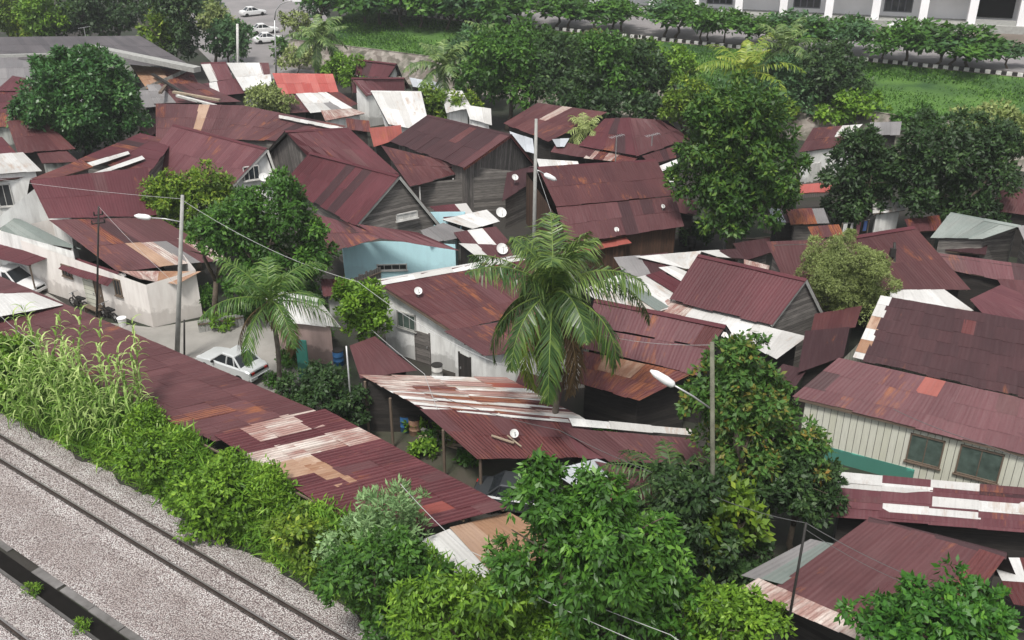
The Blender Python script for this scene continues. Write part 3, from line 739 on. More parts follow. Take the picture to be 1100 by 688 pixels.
# levee: grass slope, kerb line, road plateau, stone revetment
ZL, ZW = 4.6, 2.8
K0, K1 = P(540, 27, ZL), P(1100, 83, ZL); KD = (K1 - K0).normalized(); KN = Vector((-KD.y, KD.x, 0)); KN = KN if KN.y > 0 else -KN
def kp(s, n, z): return Vector((K0.x, K0.y, 0)) + KD * s + KN * n + Z3 * z
W0 = P(372, 47, ZW); W1 = P(500, 68, ZW)
nW = sum((p - K0).dot(KN) for p in (W0, W1)) / 2
nR = (P(1000, 130, 1.0) - K0).dot(KN)
print('levee n', nW, nR, (W0 - K0).dot(KN), (W1 - K0).dot(KN), (K1 - K0).length)
SK = 260; NW0 = nW; SL = (P(345, 24, 4) - K0).dot(KD); DBG = (nW, nR, SL, (P(400, 592, 2.45) - RA).dot(RN), (P(200, 470, 2.45) - RA).dot(RN))
lv = MB(); nn = 60
for i in range(nn):
    a = SL + (SK - SL) * i / nn; b = SL + (SK - SL) * (i + 1) / nn
    def nb(s):                                   # foot of the slope swings out to the right
        k = min(1, max(0, (s + 10) / 60)); return NW0 - 1.0 * k
    rows_ = [(-.4, ZL), (-1.5, ZL - .25)]
    pa = [(-.3, ZL - .02), (-2.0, ZL - .5), (nb(a) * .6, (ZL + ZW) / 2 - .1), (nb(a), ZW)]; pb = [(-.3, ZL - .02), (-2.0, ZL - .5), (nb(b) * .6, (ZL + ZW) / 2 - .1), (nb(b), ZW)]
    for j in range(3):
        lv.face([kp(a, *pa[j]), kp(b, *pb[j]), kp(b, *pb[j + 1]), kp(a, *pa[j + 1])])
tag(lv.build('grass_embankment', M['grass'], smooth=True), kind='structure')
mb = MB()
for i in range(nn):
    a = SL + (SK - SL) * i / nn; b = SL + (SK - SL) * (i + 1) / nn
    mb.face([kp(a, nb(a), ZW), kp(b, nb(b), ZW), kp(b, nb(b) - 3.0, 0), kp(a, nb(a) - 3.0, 0)])
    mb.face([kp(a, nb(a) + .3, ZW + .03), kp(b, nb(b) + .3, ZW + .03), kp(b, nb(b) - .1, ZW + .03), kp(a, nb(a) - .1, ZW + .03)])
tag(mb.build('revetment_wall', M['stone']), 'long sloping stone retaining wall below the grass embankment', 'retaining wall')
mb = MB(); mb.face([kp(SL, -.3, ZL), kp(SK, -.3, ZL), kp(SK, 400, ZL), kp(SL + 20, 400, ZL)]); tag(mb.build('upper_ground', M['brownearth']), kind='structure')
mb = MB(); mb.face([kp(SL, 2.2, ZL + .01), kp(SK, 2.2, ZL + .01), kp(SK, 15, ZL + .01), kp(SL, 15, ZL + .01)]); tag(mb.build('upper_road', M['tarmac']), kind='structure')
# ------------------------------------------------------------------ houses, from the railway outwards
# long carport roof
h = house('carport_row', 'very long low maroon roof beside the railway bank, bands of pale rusting sheets', 300, 520, 'carport')
A, B = P(62, 326, 3.0), P(545, 546, 3.0); C_ = P(410, 581, 2.5); D = A + (C_ - B)
A2 = A + (A - B).normalized() * 6; D2 = D + (A - B).normalized() * 6
Mf = P(350, 447, 3.0); Mg = P(350, 441, 3.12); Mn = Mf + (C_ - B); Mn2 = Mg + (C_ - B)
def st(x, S, E): return (P(x, 447 + (x - 350) * .52, 3.05) - S).dot((E - S).normalized()) / (E - S).length
slope(h, A2, Mf, Mn, D2, 'maroon_dull', [(st(334, A2, Mf), 1, .0, .62, 'whiterust'), (st(300, A2, Mf), st(318, A2, Mf), .5, 1, 'maroon_rust')], sheet=.8, rows=4, ov=.25, jit=.14, pale=.04, wob=.03)
PT = [(0, st(374, Mg, B), .25, .75, 'whiterust'), (st(384, Mg, B), st(402, Mg, B), 0, .95, 'whiterust'), (st(403, Mg, B), st(436, Mg, B), .55, 1, 'orange'), (st(436, Mg, B), st(450, Mg, B), .6, .8, 'orange'), (st(508, Mg, B), st(520, Mg, B), .3, .55, 'redtile')]
slope(h, Mg, B, C_, Mn2, 'maroon_near', PT, sheet=.72, rows=4, ov=.25, jit=.14, pale=.10, wob=.03)
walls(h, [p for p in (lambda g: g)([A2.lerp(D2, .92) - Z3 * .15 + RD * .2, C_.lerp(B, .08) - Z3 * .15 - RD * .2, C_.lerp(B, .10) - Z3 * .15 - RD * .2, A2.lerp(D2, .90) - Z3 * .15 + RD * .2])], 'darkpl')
for i in range(12):
    k = (i + .5) / 12; p = A2.lerp(B, k) - RN * .0; q = Vector((p.x, p.y, 0)) + (D - A).normalized() * .3
    mb = MB(); mb.cbox((q.x, q.y, 1.45), .1, .1, 2.9, .6); mb.build('post', M['timber'], h)
mb = MB()
for k in (.03, .35, .65, .95): mb.beam(A2.lerp(D2, k) - Z3 * .07, B.lerp(C_, k) - Z3 * .07, .06, .08)
mb.build('purlin', M['timber'], h)

h = house('tin_shed', 'low shed with white metal roof in the left corner, end of the long carport', 10, 370, 'shed')
mono(h, [(-60, 318, 3.1), (34, 315, 3.1), (66, 328, 3.1), (-60, 352, 3.1)], 'white', 'darkpl', rows=1)
h = house('tin_shed', 'small shed with orange rusted and whitish roof at the end of the long carport', 520, 620, 'shed')
mono(h, [(484, 567, 2.5), (546, 551, 2.5), (610, 586, 2.2), (535, 622, 2.2)], 'orange', 'darkpl', rows=1, patches=[(0, .5, 0, 1, 'orange')])
h = house('tin_shed', 'low shed with dusty whitish roof between the long carport and the pale shrub', 470, 615, 'shed')
mono(h, [(430, 590, 2.35), (482, 569, 2.45), (534, 620, 2.15), (480, 650, 2.1)], 'whiterust', 'darkpl', rows=1, patches=[(0.3, 1, 0, 1, 'white')])

# white house by the lane (left)
h = house('tin_roof_house', 'big cream walled house on the lane with rusty orange strips on its stepped roof', 130, 330)
A, B = P(33, 194, 6.2), P(158, 180, 6.2); C_, D = P(168, 232, 4.6), P(53, 235, 4.6)
slope(h, A, B, C_, D, 'maroon', [(.0, .35, 0, .1, 'orange')], pale=.05, rows=2)
E, F, G_ = P(190, 303, 2.7), P(127, 292, 2.75), P(246, 279, 2.9)
slope(h, D + Z3 * -.12, C_ + Z3 * -.12, G_, F, 'maroon_dull', [(.42, .52, .6, .9, 'orange'), (.52, .62, .55, .95, 'whiterust'), (.66, .8, .45, .85, 'grey'), (.88, 1, .6, 1, 'whiterust')], pale=.10, rows=2)
slope(h, F.lerp(G_, .02) + Z3 * .02, P(215, 292, 2.95), P(190, 306, 2.6), P(150, 300, 2.6), 'orange', [(0, .5, 0, 1, 'whiterust')], rows=1)
back0, back1 = P(33, 194, 6.2) + (A - D) * .8, B + (A - D) * .8; back0.z = back1.z = 4.2
slope(h, B, A, back0, back1, 'maroon')
w0 = P(20, 312, 0); 
wl = [P(8, 300, 0), P(165, 352, 0), P(218, 340, 0), P(160, 268, 0)]
tops = [3.4, 2.8, 3.1, 3.6]
walls(h, [Vector((p.x, p.y, z)) for p, z in zip(wl, tops)], 'cream')
# side wall under the upper roof
g0, g1 = P(0, 228, 4.6), P(50, 236, 4.35); 
walls(h, [Vector((P(0, 300).x, P(0, 300).y, 3.7)), Vector((P(88, 325).x, P(88, 325).y, 3.35)) + Vector((0, .3, 0)), D - Z3 * .15 + Vector((1.0, .8, 0)), A - Z3 * .3 + Vector((.5, .3, 0))], 'wallwhite')
window(h, 72, 291, .9, .8, 'timber', 'glass', 3); window(h, 127, 309, .6, 1.1, 'timber', 'glass', 2)
door(h, 99, 320, .85, 2.0, 'creampl', 'pale green wooden door'); door(h, 108, 322, .5, 2.0, 'timber')
slope(h, P(78, 276, 2.75), P(128, 293, 2.75), P(116, 307, 2.25), P(64, 289, 2.3), 'maroon', rows=1, name='awning')
slope(h, P(118, 297, 2.55), P(133, 293, 2.55), P(135, 297, 2.4), P(121, 302, 2.4), 'white', rows=1, name='awning')
h = house('carport', 'maroon carport roof over a white car beside the cream walled house', 20, 300, 'carport')
mono(h, [(25, 249, 2.9), (78, 267, 2.8), (30, 286, 2.3), (-40, 268, 2.4)], 'maroon', None, posts=True, rows=1)
h = house('tin_roof_house', 'house with pale upper window frame and whitish flat roof at the left edge', -20, 240)
mono(h, [(-60, 170, 4.8), (24, 164, 4.8), (44, 184, 4.5), (-60, 192, 4.5)], 'whiterust', 'wallwhite', rows=1, patches=[(0, 1, 0, 1, 'white')])
mono(h, [(-60, 186, 4.2), (20, 184, 4.2), (30, 190, 4.05), (-60, 204, 4.0)], 'maroon_dull', None, rows=1)
window(h, 5, 210, 1.0, 1.7, 'whitewood', 'glass', 2)
h = house('canopy_roof', 'pale grey side canopy tucked under the eaves of the cream walled house', 0, 262, 'canopy')
mono(h, [(-60, 222, 3.9), (22, 236, 3.9), (86, 268, 3.1), (-60, 246, 3.1)], 'greengrey', None, rows=1)

# far left
h = house('warehouse', 'wide grey warehouse roof at the far left behind the round tree', 40, 110, 'warehouse')
slope(h, P(-70, 41, 6), P(150, 39, 6), P(208, 73, 5), P(-70, 60, 5), 'asbestos_dark', rows=3, wob=.01)
slope(h, P(-70, 63, 5.2), P(104, 56, 5.2), P(120, 110, 3), P(-70, 112, 3), 'asbestos', rows=4, wob=.01)
mb = MB(); mb.beam(P(96, 51, 5.6), P(212, 75, 5.2), .9, .5); mb.beam(P(-70, 62, 5.25), P(96, 58, 5.3), .3, .3); mb.build('parapet', M['postgrey'], h)
walls(h, inset([P(-70, 41, 5), P(150, 39, 5), P(208, 73, 4.6), P(120, 110, 2.9), P(-70, 112, 2.9)], .5), 'wallgrey')
h = house('tin_roof_house', 'maroon house with small pointed roof at the left edge below the grey warehouse', 10, 140)
gable(h, (14, 82), (28, 86), (38, 98), (-4, 98), 4.8, 4.2, 1.0, 'maroon', under=False)
mono(h, [(-60, 97, 4.2), (40, 96, 4.2), (36, 136, 2.6), (-60, 138, 2.6)], 'maroon', 'wallgrey')
h = house('tin_roof_house', 'low maroon house with dark open gable just left below the round tree', 40, 182)
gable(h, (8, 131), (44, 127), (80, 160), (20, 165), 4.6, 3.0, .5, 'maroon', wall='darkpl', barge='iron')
mono(h, [(38, 160, 2.95), (66, 158, 2.95), (84, 174, 2.6), (46, 176, 2.6)], 'maroon_dull', 'wallgrey', rows=1)
h = house('lean_to', 'maroon lean-to at the left edge above the whitish roof', -10, 175, 'lean-to')
mono(h, [(-60, 146, 3.4), (2, 148, 3.4), (18, 166, 2.8), (-60, 170, 2.8)], 'maroon', 'wallgrey')

# big roofs behind the cream house
h = house('tin_roof_house', 'maroon roof with long white sheets laid across, behind the cream walled house', 110, 220)
mono(h, [(84, 172, 4.2), (150, 144, 4.6), (186, 152, 4.5), (160, 186, 4.3)], 'maroon', 'greyplh', rows=2, patches=[(.05, .12, 0, 1, 'maroon_rust')], pale=.15)
for q in ([(92, 176), (137, 163), (139, 166), (96, 180)], [(98, 187), (152, 168), (155, 171), (102, 190)]):
    slope(h, *[P(x, y, 4.55) for x, y in q], 'white', rows=1, name='pale_sheet', sheet=2.2)
mono(h, [(33, 193, 4.6), (86, 172, 4.8), (100, 180, 4.6), (62, 192, 4.6)], 'maroon_rust', 'greyplh', rows=1)
h = house('tin_roof_house', 'large clean maroon gable roof with white gable wall facing the dark bushy tree', 230, 240)
gable(h, (187, 134), (287, 160), (243, 206), (150, 181), 5.6, 3.0, .75, 'maroon', wall='wallwhite', barge='whitewood', bk=(1, 310, 200, 3.0))
window(h, 270, 186, 1.2, 1.1, 'whitewood', 'glass', 3)
# wide roofs behind, running to the right
h = house('tin_roof_house', 'broad maroon roof with faded diagonal strips right of the round tree', 200, 160)
mono(h, [(168, 112, 4.4), (262, 114, 4.6), (240, 152, 3.2), (168, 150, 3.2)], 'maroon_dull', 'greyplh', pale=.2, patches=[(.55, .62, 0, 1, 'orange')])
mono(h, [(262, 114, 4.6), (372, 136, 4.4), (312, 152, 3.6), (236, 150, 3.4)], 'maroon_dull', 'greyplh', pale=.25)
slope(h, P(300, 124, 4.6), P(372, 138, 4.5), P(370, 141, 4.4), P(300, 127, 4.5), 'white', rows=1, name='ridge_flashing')
h = house('tumbledown_roof', 'collapsed grey brown roof with loose boards behind the round tree', 190, 115, 'ruined roof')
mono(h, [(140, 70, 4.0), (206, 78, 4.2), (214, 92, 3.6), (158, 96, 3.4)], 'maroon_rust', 'darkpl', patches=[(0, .5, 0, 1, 'orange')], wob=.06)
mono(h, [(158, 92, 3.6), (214, 90, 3.8), (258, 110, 3.3), (166, 112, 3.0)], 'maroon_dull', 'darkpl', patches=[(0, .3, 0, 1, 'grey')], wob=.06, pale=.3)
for a, b, m_ in (((164, 80), (216, 112), 'iron'), ((186, 99), (236, 108), 'wood_l'), ((190, 103), (232, 114), 'whitewood'), ((172, 100), (178, 92), 'timber')):
    mb = MB(); mb.beam(P(*a, 4.2), P(*b, 3.9), .3, .2); mb.build('loose_board', M[m_], h)
h = house('tin_roof_house', 'small maroon house with broad white bargeboard and white right half of roof', 240, 112)
gable(h, (216, 68), (242, 67), (250, 85), (226, 88), 4.6, 3.3, .6, 'maroon', wall='darkpl', barge='whitewood', patches=[(0, .2, 0, 1, 'white')])
mono(h, [(208, 92, 3.3), (258, 84, 3.3), (266, 100, 2.7), (208, 106, 2.6)], 'maroon', 'darkpl', rows=1, patches=[(.4, .52, 0, 1, 'white')])
h = house('tin_roof_house', 'house with plain white roof left of the bright red roof', 270, 110)
mono(h, [(244, 68, 4.4), (288, 68, 4.4), (292, 92, 3.0), (262, 98, 3.0)], 'white', 'wallgrey')
h = house('tin_roof_house', 'house with bright faded red roof and pale ridge', 330, 120)
mono(h, [(293, 79, 4.3), (357, 80, 4.3), (363, 99, 3.2), (302, 102, 3.2)], 'red', 'darkpl', patches=[(0, .55, 0, .15, 'white')], pale=0, rows=2)
h = house('tin_roof_house', 'house with sagging patchy white roof in front of the bright red roof', 350, 135)
mono(h, [(318, 101, 3.4), (350, 100, 3.4), (378, 117, 2.7), (334, 122, 2.6)], 'whiterust', 'darkpl', rows=2, patches=[(0, 1, 0, 1, 'white'), (.6, .7, .5, 1, 'grey')], wob=.05)
mono(h, [(300, 103, 3.2), (320, 102, 3.2), (332, 121, 2.6), (308, 122, 2.6)], 'maroon_dull', 'darkpl', rows=1)
mono(h, [(350, 98, 3.2), (364, 99, 3.2), (384, 112, 2.7), (374, 116, 2.7)], 'maroon_rust', None, rows=1)
h = house('tin_roof_house', 'small distant maroon house with white gable and dark vent below the coconut palm', 410, 95)
gable(h, (384, 64), (426, 69), (416, 84), (382, 80), 4.6, 3.2, 1.0, 'maroon', wall='wallwhite', barge='iron')
window(h, 425, 79, .9, .6, 'timber', 'glass', 1)
h = house('tin_roof_house', 'maroon house with white left gable just left above the smooth white roof', 410, 118)
gable(h, (378, 84), (434, 84), (441, 95), (394, 103), 4.6, 3.2, 1.0, 'maroon', wall='wallwhite')
h = house('tin_roof_house', 'white walled house with smooth white roof and dark bargeboard', 400, 150)
gable(h, (399, 98), (452, 99), (462, 142), (418, 134), 5.0, 2.9, .85, 'white', wall='wallwhite', barge='iron', pale=0)
window(h, 391, 134, 1.2, 1.2, 'whitewood', 'glass', 3)
mono(h, [(345, 119, 2.9), (378, 117, 2.9), (392, 122, 2.7), (350, 130, 2.6)], 'whiterust', 'wallwhite', rows=1)
h = house('tin_roof_house', 'pair of white roof planes partly behind the leafy bush and dark trees', 500, 140)
mono(h, [(474, 98, 4.4), (496, 98, 4.4), (506, 116, 3.4), (480, 122, 3.4)], 'white', 'wallwhite', pale=0)
mono(h, [(500, 113, 3.9), (527, 117, 3.9), (528, 134, 3.0), (505, 128, 3.0)], 'white', 'wallwhite', pale=0)
h = house('tile_roof_shed', 'little red tiled shed in front of the white walled house', 415, 160, 'shed')
mono(h, [(397, 138, 3.2), (430, 135, 3.2), (432, 148, 2.6), (402, 158, 2.5)], 'redtile', 'darkpl', pale=0)

# central houses
h = house('tin_roof_house', 'timber house with dark blackened maroon roof and weathered plank gable', 500, 215)
d_ = gable(h, (460, 124), (549, 145), (498, 181), (420, 152), 5.8, 3.9, .85, 'maroon_dark', wall='greypl', barge='maroon_rust', patches=[(.88, 1, 0, 1, 'maroon_dull')], rows=2, bk=(1, 578, 181))
slope(h, P(410, 157, 3.85), P(497, 178, 3.85), P(502, 184, 3.0), P(441, 201, 2.9), 'maroon', pale=.08, rows=2)
walls(h, inset([P(414, 160, 3.6), P(499, 180, 3.7), P(572, 184, 3.0), P(441, 200, 2.7)], .4), 'greyplh')
board(h, P(441, 200, 2.85), P(489, 187, 2.95), 'whitewood', .16)
for x, y in ((450, 201), (486, 192)): 
    mb = MB(); q = P(x, y, 2.7); mb.box(Vector((q.x, q.y, 0)), (.1, 0, 0), (0, .1, 0), (0, 0, 2.7)); mb.build('post', M['whitewood'], h)
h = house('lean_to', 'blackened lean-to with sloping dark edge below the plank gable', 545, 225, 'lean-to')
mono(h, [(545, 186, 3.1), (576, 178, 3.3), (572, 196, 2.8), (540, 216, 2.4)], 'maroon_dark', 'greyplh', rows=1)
h = house('tin_roof_house', 'tall timber house with maroon gable over upright planks, white strip down its roof edge', 360, 250)
gable(h, (307, 141), (374, 138), (428, 187), (334, 172), 6.4, 4.4, .7, 'maroon', wall='greypl', barge='iron', patches=[(.93, 1, 0, 1, 'white')], bk=(0, 284, 166))
h = house('tin_roof_house', 'timber house with steep maroon gable end and weathered clapboard facing the blue house', 400, 280)
gable(h, (334, 164), (429, 189), (382, 243), (304, 198), 6.2, 3.6, .95, 'maroon', wall='greyplh', barge='postgrey', patches=[(.50, .56, 0, 1, 'maroon_dark'), (.66, .70, 0, 1, 'maroon_dark'), (.78, .83, 0, 1, 'maroon_c')], bk=(1, 474, 244))
window(h, 437, 232, 1.6, .5, 'whitewood', 'whitewood', 3)
h = house('tin_roof_house', 'pale blue house with a low maroon roof and long dark window', 430, 300)
slope(h, P(330, 228, 4.0), P(384, 243, 4.0), P(410, 256, 3.5), P(349, 273, 2.6), 'maroon', pale=.1, rows=2)
slope(h, P(384, 241, 4.0), P(448, 250, 3.9), P(494, 270, 3.0), P(408, 256, 3.5), 'maroon', pale=.2, rows=1)
wa, wb, wc = P(369, 300, 0), P(430, 308, 0), P(492, 296, 0)
bw = [Vector((P(371, 300).x, P(371, 300).y, 2.4)), Vector((P(490, 297).x, P(490, 297).y, 2.3))]
apx = PY(410, 259, (bw[0].lerp(bw[1], .33)).y)
walls(h, [bw[0], bw[1], bw[1] + Vector((.5, 4, .8)), bw[0] + Vector((-.8, 4, .8))], 'blue', apex={0: apx})
window(h, 421, 287, 2.0, .45, 'whitewood', 'glass', 4, 'window')
h = house('canopy_roof', 'cluttered white sheet canopy left of the big palm with loose boards on it', 500, 260, 'canopy')
mono(h, [(462, 222, 3.0), (500, 219, 3.0), (512, 236, 2.7), (482, 238, 2.6)], 'maroon', 'darkpl', rows=1, patches=[(.75, 1, 0, 1, 'white')])
mono(h, [(475, 236, 3.0), (522, 226, 3.0), (536, 238, 2.8), (508, 246, 2.6)], 'white', 'darkpl', rows=1)
mono(h, [(452, 248, 2.9), (476, 240, 3.0), (508, 252, 2.6), (462, 262, 2.5)], 'grey', 'wallgrey', rows=1)
mono(h, [(488, 250, 2.8), (532, 244, 2.8), (548, 262, 2.5), (500, 266, 2.5)], 'maroon_dull', 'darkpl', rows=1, patches=[(.3, .5, 0, 1, 'white')])
mono(h, [(494, 262, 2.7), (545, 264, 2.7), (552, 278, 2.5), (520, 282, 2.4)], 'maroon_dull', 'darkpl', rows=1, patches=[(.0, .3, 0, 1, 'white')])
h = house('tin_roof_house', 'house with grimy whitewashed walls, white ridge strip and maroon roof behind the big palm', 440, 390)
Aq, Bq, Cq, Dq = P(404, 303, 4.4), P(560, 276, 4.4), P(622, 330, 3.0), P(484, 354, 2.9)
slope(h, Aq, Bq, Cq, Dq, 'maroon', pale=.12, rows=3)
cap(h, Aq, Bq, 'white', .42)
walls(h, [Vector((Aq.x + .3, Aq.y + .2, 4.2)), Vector((Dq.x + .25, Dq.y + .35, 2.75)), Vector((Cq.x - .3, Cq.y + .3, 2.8)), Vector((Bq.x - .3, Bq.y - .2, 4.2))], 'wallwhite')
board(h, Aq - Z3 * .12, Dq - Z3 * .12, 'timber', .16)
window(h, 437, 345, 1.3, 1.0, 'postgrey', 'curtain', 3); door(h, 455, 385, .9, 1.9, 'greypl', 'grimy grey plank door')
h = house('tin_roof_house', 'whitewashed rear shed with dark doorway right under the big palm', 520, 400)
mono(h, [(478, 356, 3.0), (590, 338, 3.0), (640, 372, 2.6), (520, 382, 2.7)], 'maroon_dull', 'wallwhite')
door(h, 500, 400, .8, 1.9, 'darkpl')
# kiosk
h = house('kiosk', 'small kiosk with white gable roof and teal corner wall beside the lane', 330, 400, 'kiosk')
gable(h, (280, 310), (342, 322), (366, 352), (300, 345), 3.8, 2.5, .8, 'white', wall='pinkwall', pale=0)
hw = P(322, 407); 
mb = MB(); mb.cbox((hw.x + .25, hw.y + .1, 1.15), .6, .12, 2.3, -.2); mb.build('corner_panel', M['teal'], h)
h = house('lean_to', 'small plain maroon lean-to between the kiosk and the whitewashed house', 400, 420, 'lean-to')
mono(h, [(376, 372, 2.9), (402, 362, 3.0), (446, 398, 2.5), (388, 406, 2.4)], 'maroon_dull', 'darkpl', rows=1)
# open shed with patchy roof
h = house('open_shed', 'open sided shed whose roof is striped with rusty white sheets', 500, 500, 'open shed')
A, B, C_, D = P(388, 404, 3.0), P(545, 408, 3.0), P(640, 458, 2.75), P(455, 440, 2.75)
slope(h, B, C_, D, A, 'whiterust', [(.0, .12, .3, .6, 'white'), (.12, .22, 0, .35, 'redtile'), (.3, .42, .5, .8, 'maroon_rust'), (.22, .34, 0, .4, 'white'), (.46, .54, 0, 1, 'white'), (.55, .62, 0, .75, 'maroon_rust'), (.62, .72, 0, 1, 'white'), (.73, .79, 0, 1, 'maroon_rust'), (.8, .88, 0, 1, 'white'), (.89, .94, 0, 1, 'maroon_rust'), (.95, 1, 0, 1, 'white')], sheet=.28, rows=4, wob=.05, pale=0)
slope(h, P(452, 440, 2.75), P(604, 448, 2.75), P(640, 492, 2.4), P(514, 494, 2.35), 'maroon_rust', [(0, .12, .8, 1, 'white')], rows=2, wob=.04, pale=.2)
slope(h, P(596, 448, 2.8), P(626, 456, 2.8), P(668, 492, 2.5), P(626, 492, 2.45), 'maroon', rows=1, wob=.04)
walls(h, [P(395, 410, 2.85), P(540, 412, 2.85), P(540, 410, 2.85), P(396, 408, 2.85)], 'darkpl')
for x, y, z in ((419, 428, 2.8), (392, 410, 2.9), (476, 462, 2.6), (516, 492, 2.3), (632, 490, 2.3)):
    mb = MB(); q = P(x, y, z); mb.tube([Vector((q.x, q.y, 0)), q], .07, 6); mb.build('post', M['timber'], h)
mb = MB(); mb.beam(P(528, 468, 2.75), P(552, 476, 2.7), .08, .06); mb.beam(P(545, 468, 2.75), P(560, 480, 2.7), .05, .05); mb.build('loose_board', M['wood_l'], h)
h = house('tin_roof_house', 'low maroon roof right of the striped open shed, pale strip along its back', 690, 520)
slope(h, P(602, 460, 2.9), P(742, 472, 2.9), P(762, 500, 2.5), P(654, 496, 2.45), 'maroon_dull', pale=.3, rows=1, wob=.04)
slope(h, P(612, 450, 3.1), P(742, 462, 3.0), P(742, 468, 2.95), P(616, 458, 3.0), 'white', rows=1, sheet=1.6, wob=.05)
walls(h, inset([P(602, 460, 2.7), P(742, 470, 2.7), P(762, 500, 2.3), P(654, 496, 2.3)], .3), 'darkpl')
h = house('tin_shed', 'small shed with bluish zinc roof behind the leafy mango tree', 640, 545, 'shed')
mono(h, [(592, 506, 2.6), (640, 494, 2.6), (700, 520, 2.2), (650, 545, 2.1)], 'zinc', 'darkpl', patches=[(0, 1, .65, 1, 'maroon_rust')], rows=2)
slope(h, P(640, 496, 2.7), P(700, 508, 2.7), P(730, 530, 2.3), P(690, 545, 2.2), 'maroon_dull', rows=1)
# centre right
h = house('tin_roof_house', 'wide maroon double pitched roof over a brown plank wall, behind the big palm', 670, 290)
A, B, C_, D = P(578, 180, 5.6), P(704, 172, 5.6), P(724, 210, 4.2), P(598, 222, 4.2)
slope(h, A, B, C_, D, 'maroon', pale=.03, rows=2)
E, F = P(734, 243, 2.9), P(610, 262, 2.8)
slope(h, D - Z3 * .1, C_ - Z3 * .1, E, F, 'maroon_dull', pale=.12, rows=2)
bk0, bk1 = A + (A - D), B + (B - C_); bk0.z = bk1.z = 4.2
slope(h, B, A, bk0, bk1, 'maroon'); cap(h, A, B, 'maroon')
walls(h, [F.lerp(D, .12) - Z3 * .1 + Vector((.4, 0, 0)), E.lerp(C_, .12) - Z3 * .1 - Vector((.4, 0, 0)), bk1 - Z3 * .2 - Vector((.4, .3, 0)), bk0 - Z3 * .2 + Vector((.4, -.3, 0))], 'brownpl')
h = house('lean_to', 'little rust streaked red lean-to in front of the brown plank wall', 640, 290, 'lean-to')
mono(h, [(612, 254, 2.7), (664, 248, 2.7), (678, 262, 2.3), (618, 272, 2.2)], 'maroon_rust', 'brownpl', rows=1, patches=[(.6, 1, .3, 1, 'redtile')])
h = house('tin_roof_house', 'maroon roof with pale diagonal stripes below the row of dark trees', 590, 165)
mono(h, [(578, 111, 4.8), (652, 121, 4.8), (590, 152, 3.0), (541, 133, 3.1)], 'maroon', 'darkpl', patches=[(.1, .16, 0, .8, 'white'), (.25, .30, 0, .8, 'white'), (.4, .45, 0, .7, 'whiterust')])
h = house('tin_roof_house', 'hipped maroon roof with a thin white aerial, left of the big round tree', 680, 180)
slope(h, P(676, 127, 5.0), P(716, 130, 5.0), P(740, 150, 3.2), P(684, 168, 3.1), 'maroon_dull', pale=.1, rows=2)
slope(h, P(650, 128, 4.6), P(677, 127, 5.0), P(686, 168, 3.1), P(622, 157, 3.1), 'maroon', pale=.1, rows=2)
walls(h, inset([P(650, 126, 3.0), P(716, 130, 3.0), P(738, 150, 2.8), P(684, 166, 2.8), P(624, 156, 2.8)], .4), 'darkpl')
slope(h, P(600, 152, 3.0), P(640, 160, 3.0), P(632, 170, 2.7), P(592, 164, 2.7), 'maroon_dull', rows=1)
slope(h, P(638, 158, 3.0), P(690, 167, 2.9), P(676, 176, 2.7), P(628, 170, 2.7), 'maroon_rust', [(0, .2, 0, 1, 'whiterust'), (.4, .6, 0, 1, 'whiterust')], rows=1)
slope(h, P(594, 150, 3.2), P(611, 149, 3.2), P(606, 158, 3.0), P(598, 158, 3.0), 'zinc', rows=1, name='awning')
h = house('canopy_roof', 'long thin white canopy along the back of the double pitched maroon roof', 600, 200, 'canopy')
mono(h, [(577, 171, 3.4), (620, 174, 3.4), (622, 180, 3.2), (580, 180, 3.2)], 'white', 'darkpl', rows=1)
mono(h, [(705, 180, 3.2), (726, 172, 3.3), (728, 177, 3.1), (710, 184, 3.0)], 'white', 'darkpl', rows=1)
# patchy roofs between
h = house('tin_roof_house', 'faded maroon roof with grey patch left of the plain maroon gable', 680, 310)
mono(h, [(660, 277, 3.4), (716, 272, 3.4), (724, 296, 2.9), (676, 302, 2.8)], 'maroon_dull', 'darkpl', patches=[(0, .4, .5, 1, 'grey')], pale=.2)
mono(h, [(684, 276, 3.5), (752, 270, 3.6), (744, 290, 3.1), (735, 289, 3.1)], 'white', 'darkpl', rows=1)
h = house('tin_roof_house', 'patchwork roof of white, grey and maroon sheets left below the plain maroon gable', 680, 340)
mono(h, [(626, 312, 3.2), (664, 296, 3.3), (722, 330, 2.8), (672, 346, 2.7)], 'white', 'darkpl', rows=2, pale=0, patches=[(.45, .55, .4, .9, 'grey')])
mono(h, [(662, 304, 3.35), (694, 296, 3.4), (738, 322, 2.9), (706, 334, 2.8)], 'greengrey', 'darkpl', rows=1, pale=0, patches=[(.5, 1, 0, 1, 'white')])
mono(h, [(694, 296, 3.45), (708, 292, 3.5), (748, 312, 3.0), (736, 322, 2.95)], 'maroon', 'darkpl', rows=1)
mono(h, [(708, 288, 3.5), (722, 286, 3.5), (758, 302, 3.1), (748, 312, 3.0)], 'white', 'darkpl', rows=1, pale=0)
h = house('tin_roof_house', 'plain maroon gable roof with weathered clapboard end beside the olive shrub', 830, 390)
gable(h, (751, 274), (866, 300), (829, 349), (720, 322), 5.2, 3.2, .75, 'maroon', wall='greyplh', barge='postgrey', pale=.02, bk=(1, 891, 351), wall_in=.12)
h = house('lean_to', 'long cream white lean-to roof below the plain maroon gable', 790, 400, 'lean-to')
mono(h, [(718, 322, 3.0), (828, 349, 3.0), (812, 374, 2.6), (700, 336, 2.6)], 'whiterust', 'darkpl', rows=1, patches=[(.25, 1, 0, 1, 'white'), (.12, .2, 0, 1, 'orange')], pale=0)
mono(h, [(818, 350, 3.0), (866, 362, 3.0), (834, 386, 2.7), (812, 374, 2.6)], 'white', 'darkpl', rows=1, pale=0)
h = house('tin_roof_house', 'maroon gable roof with rusty right end right of the big palm', 720, 440)
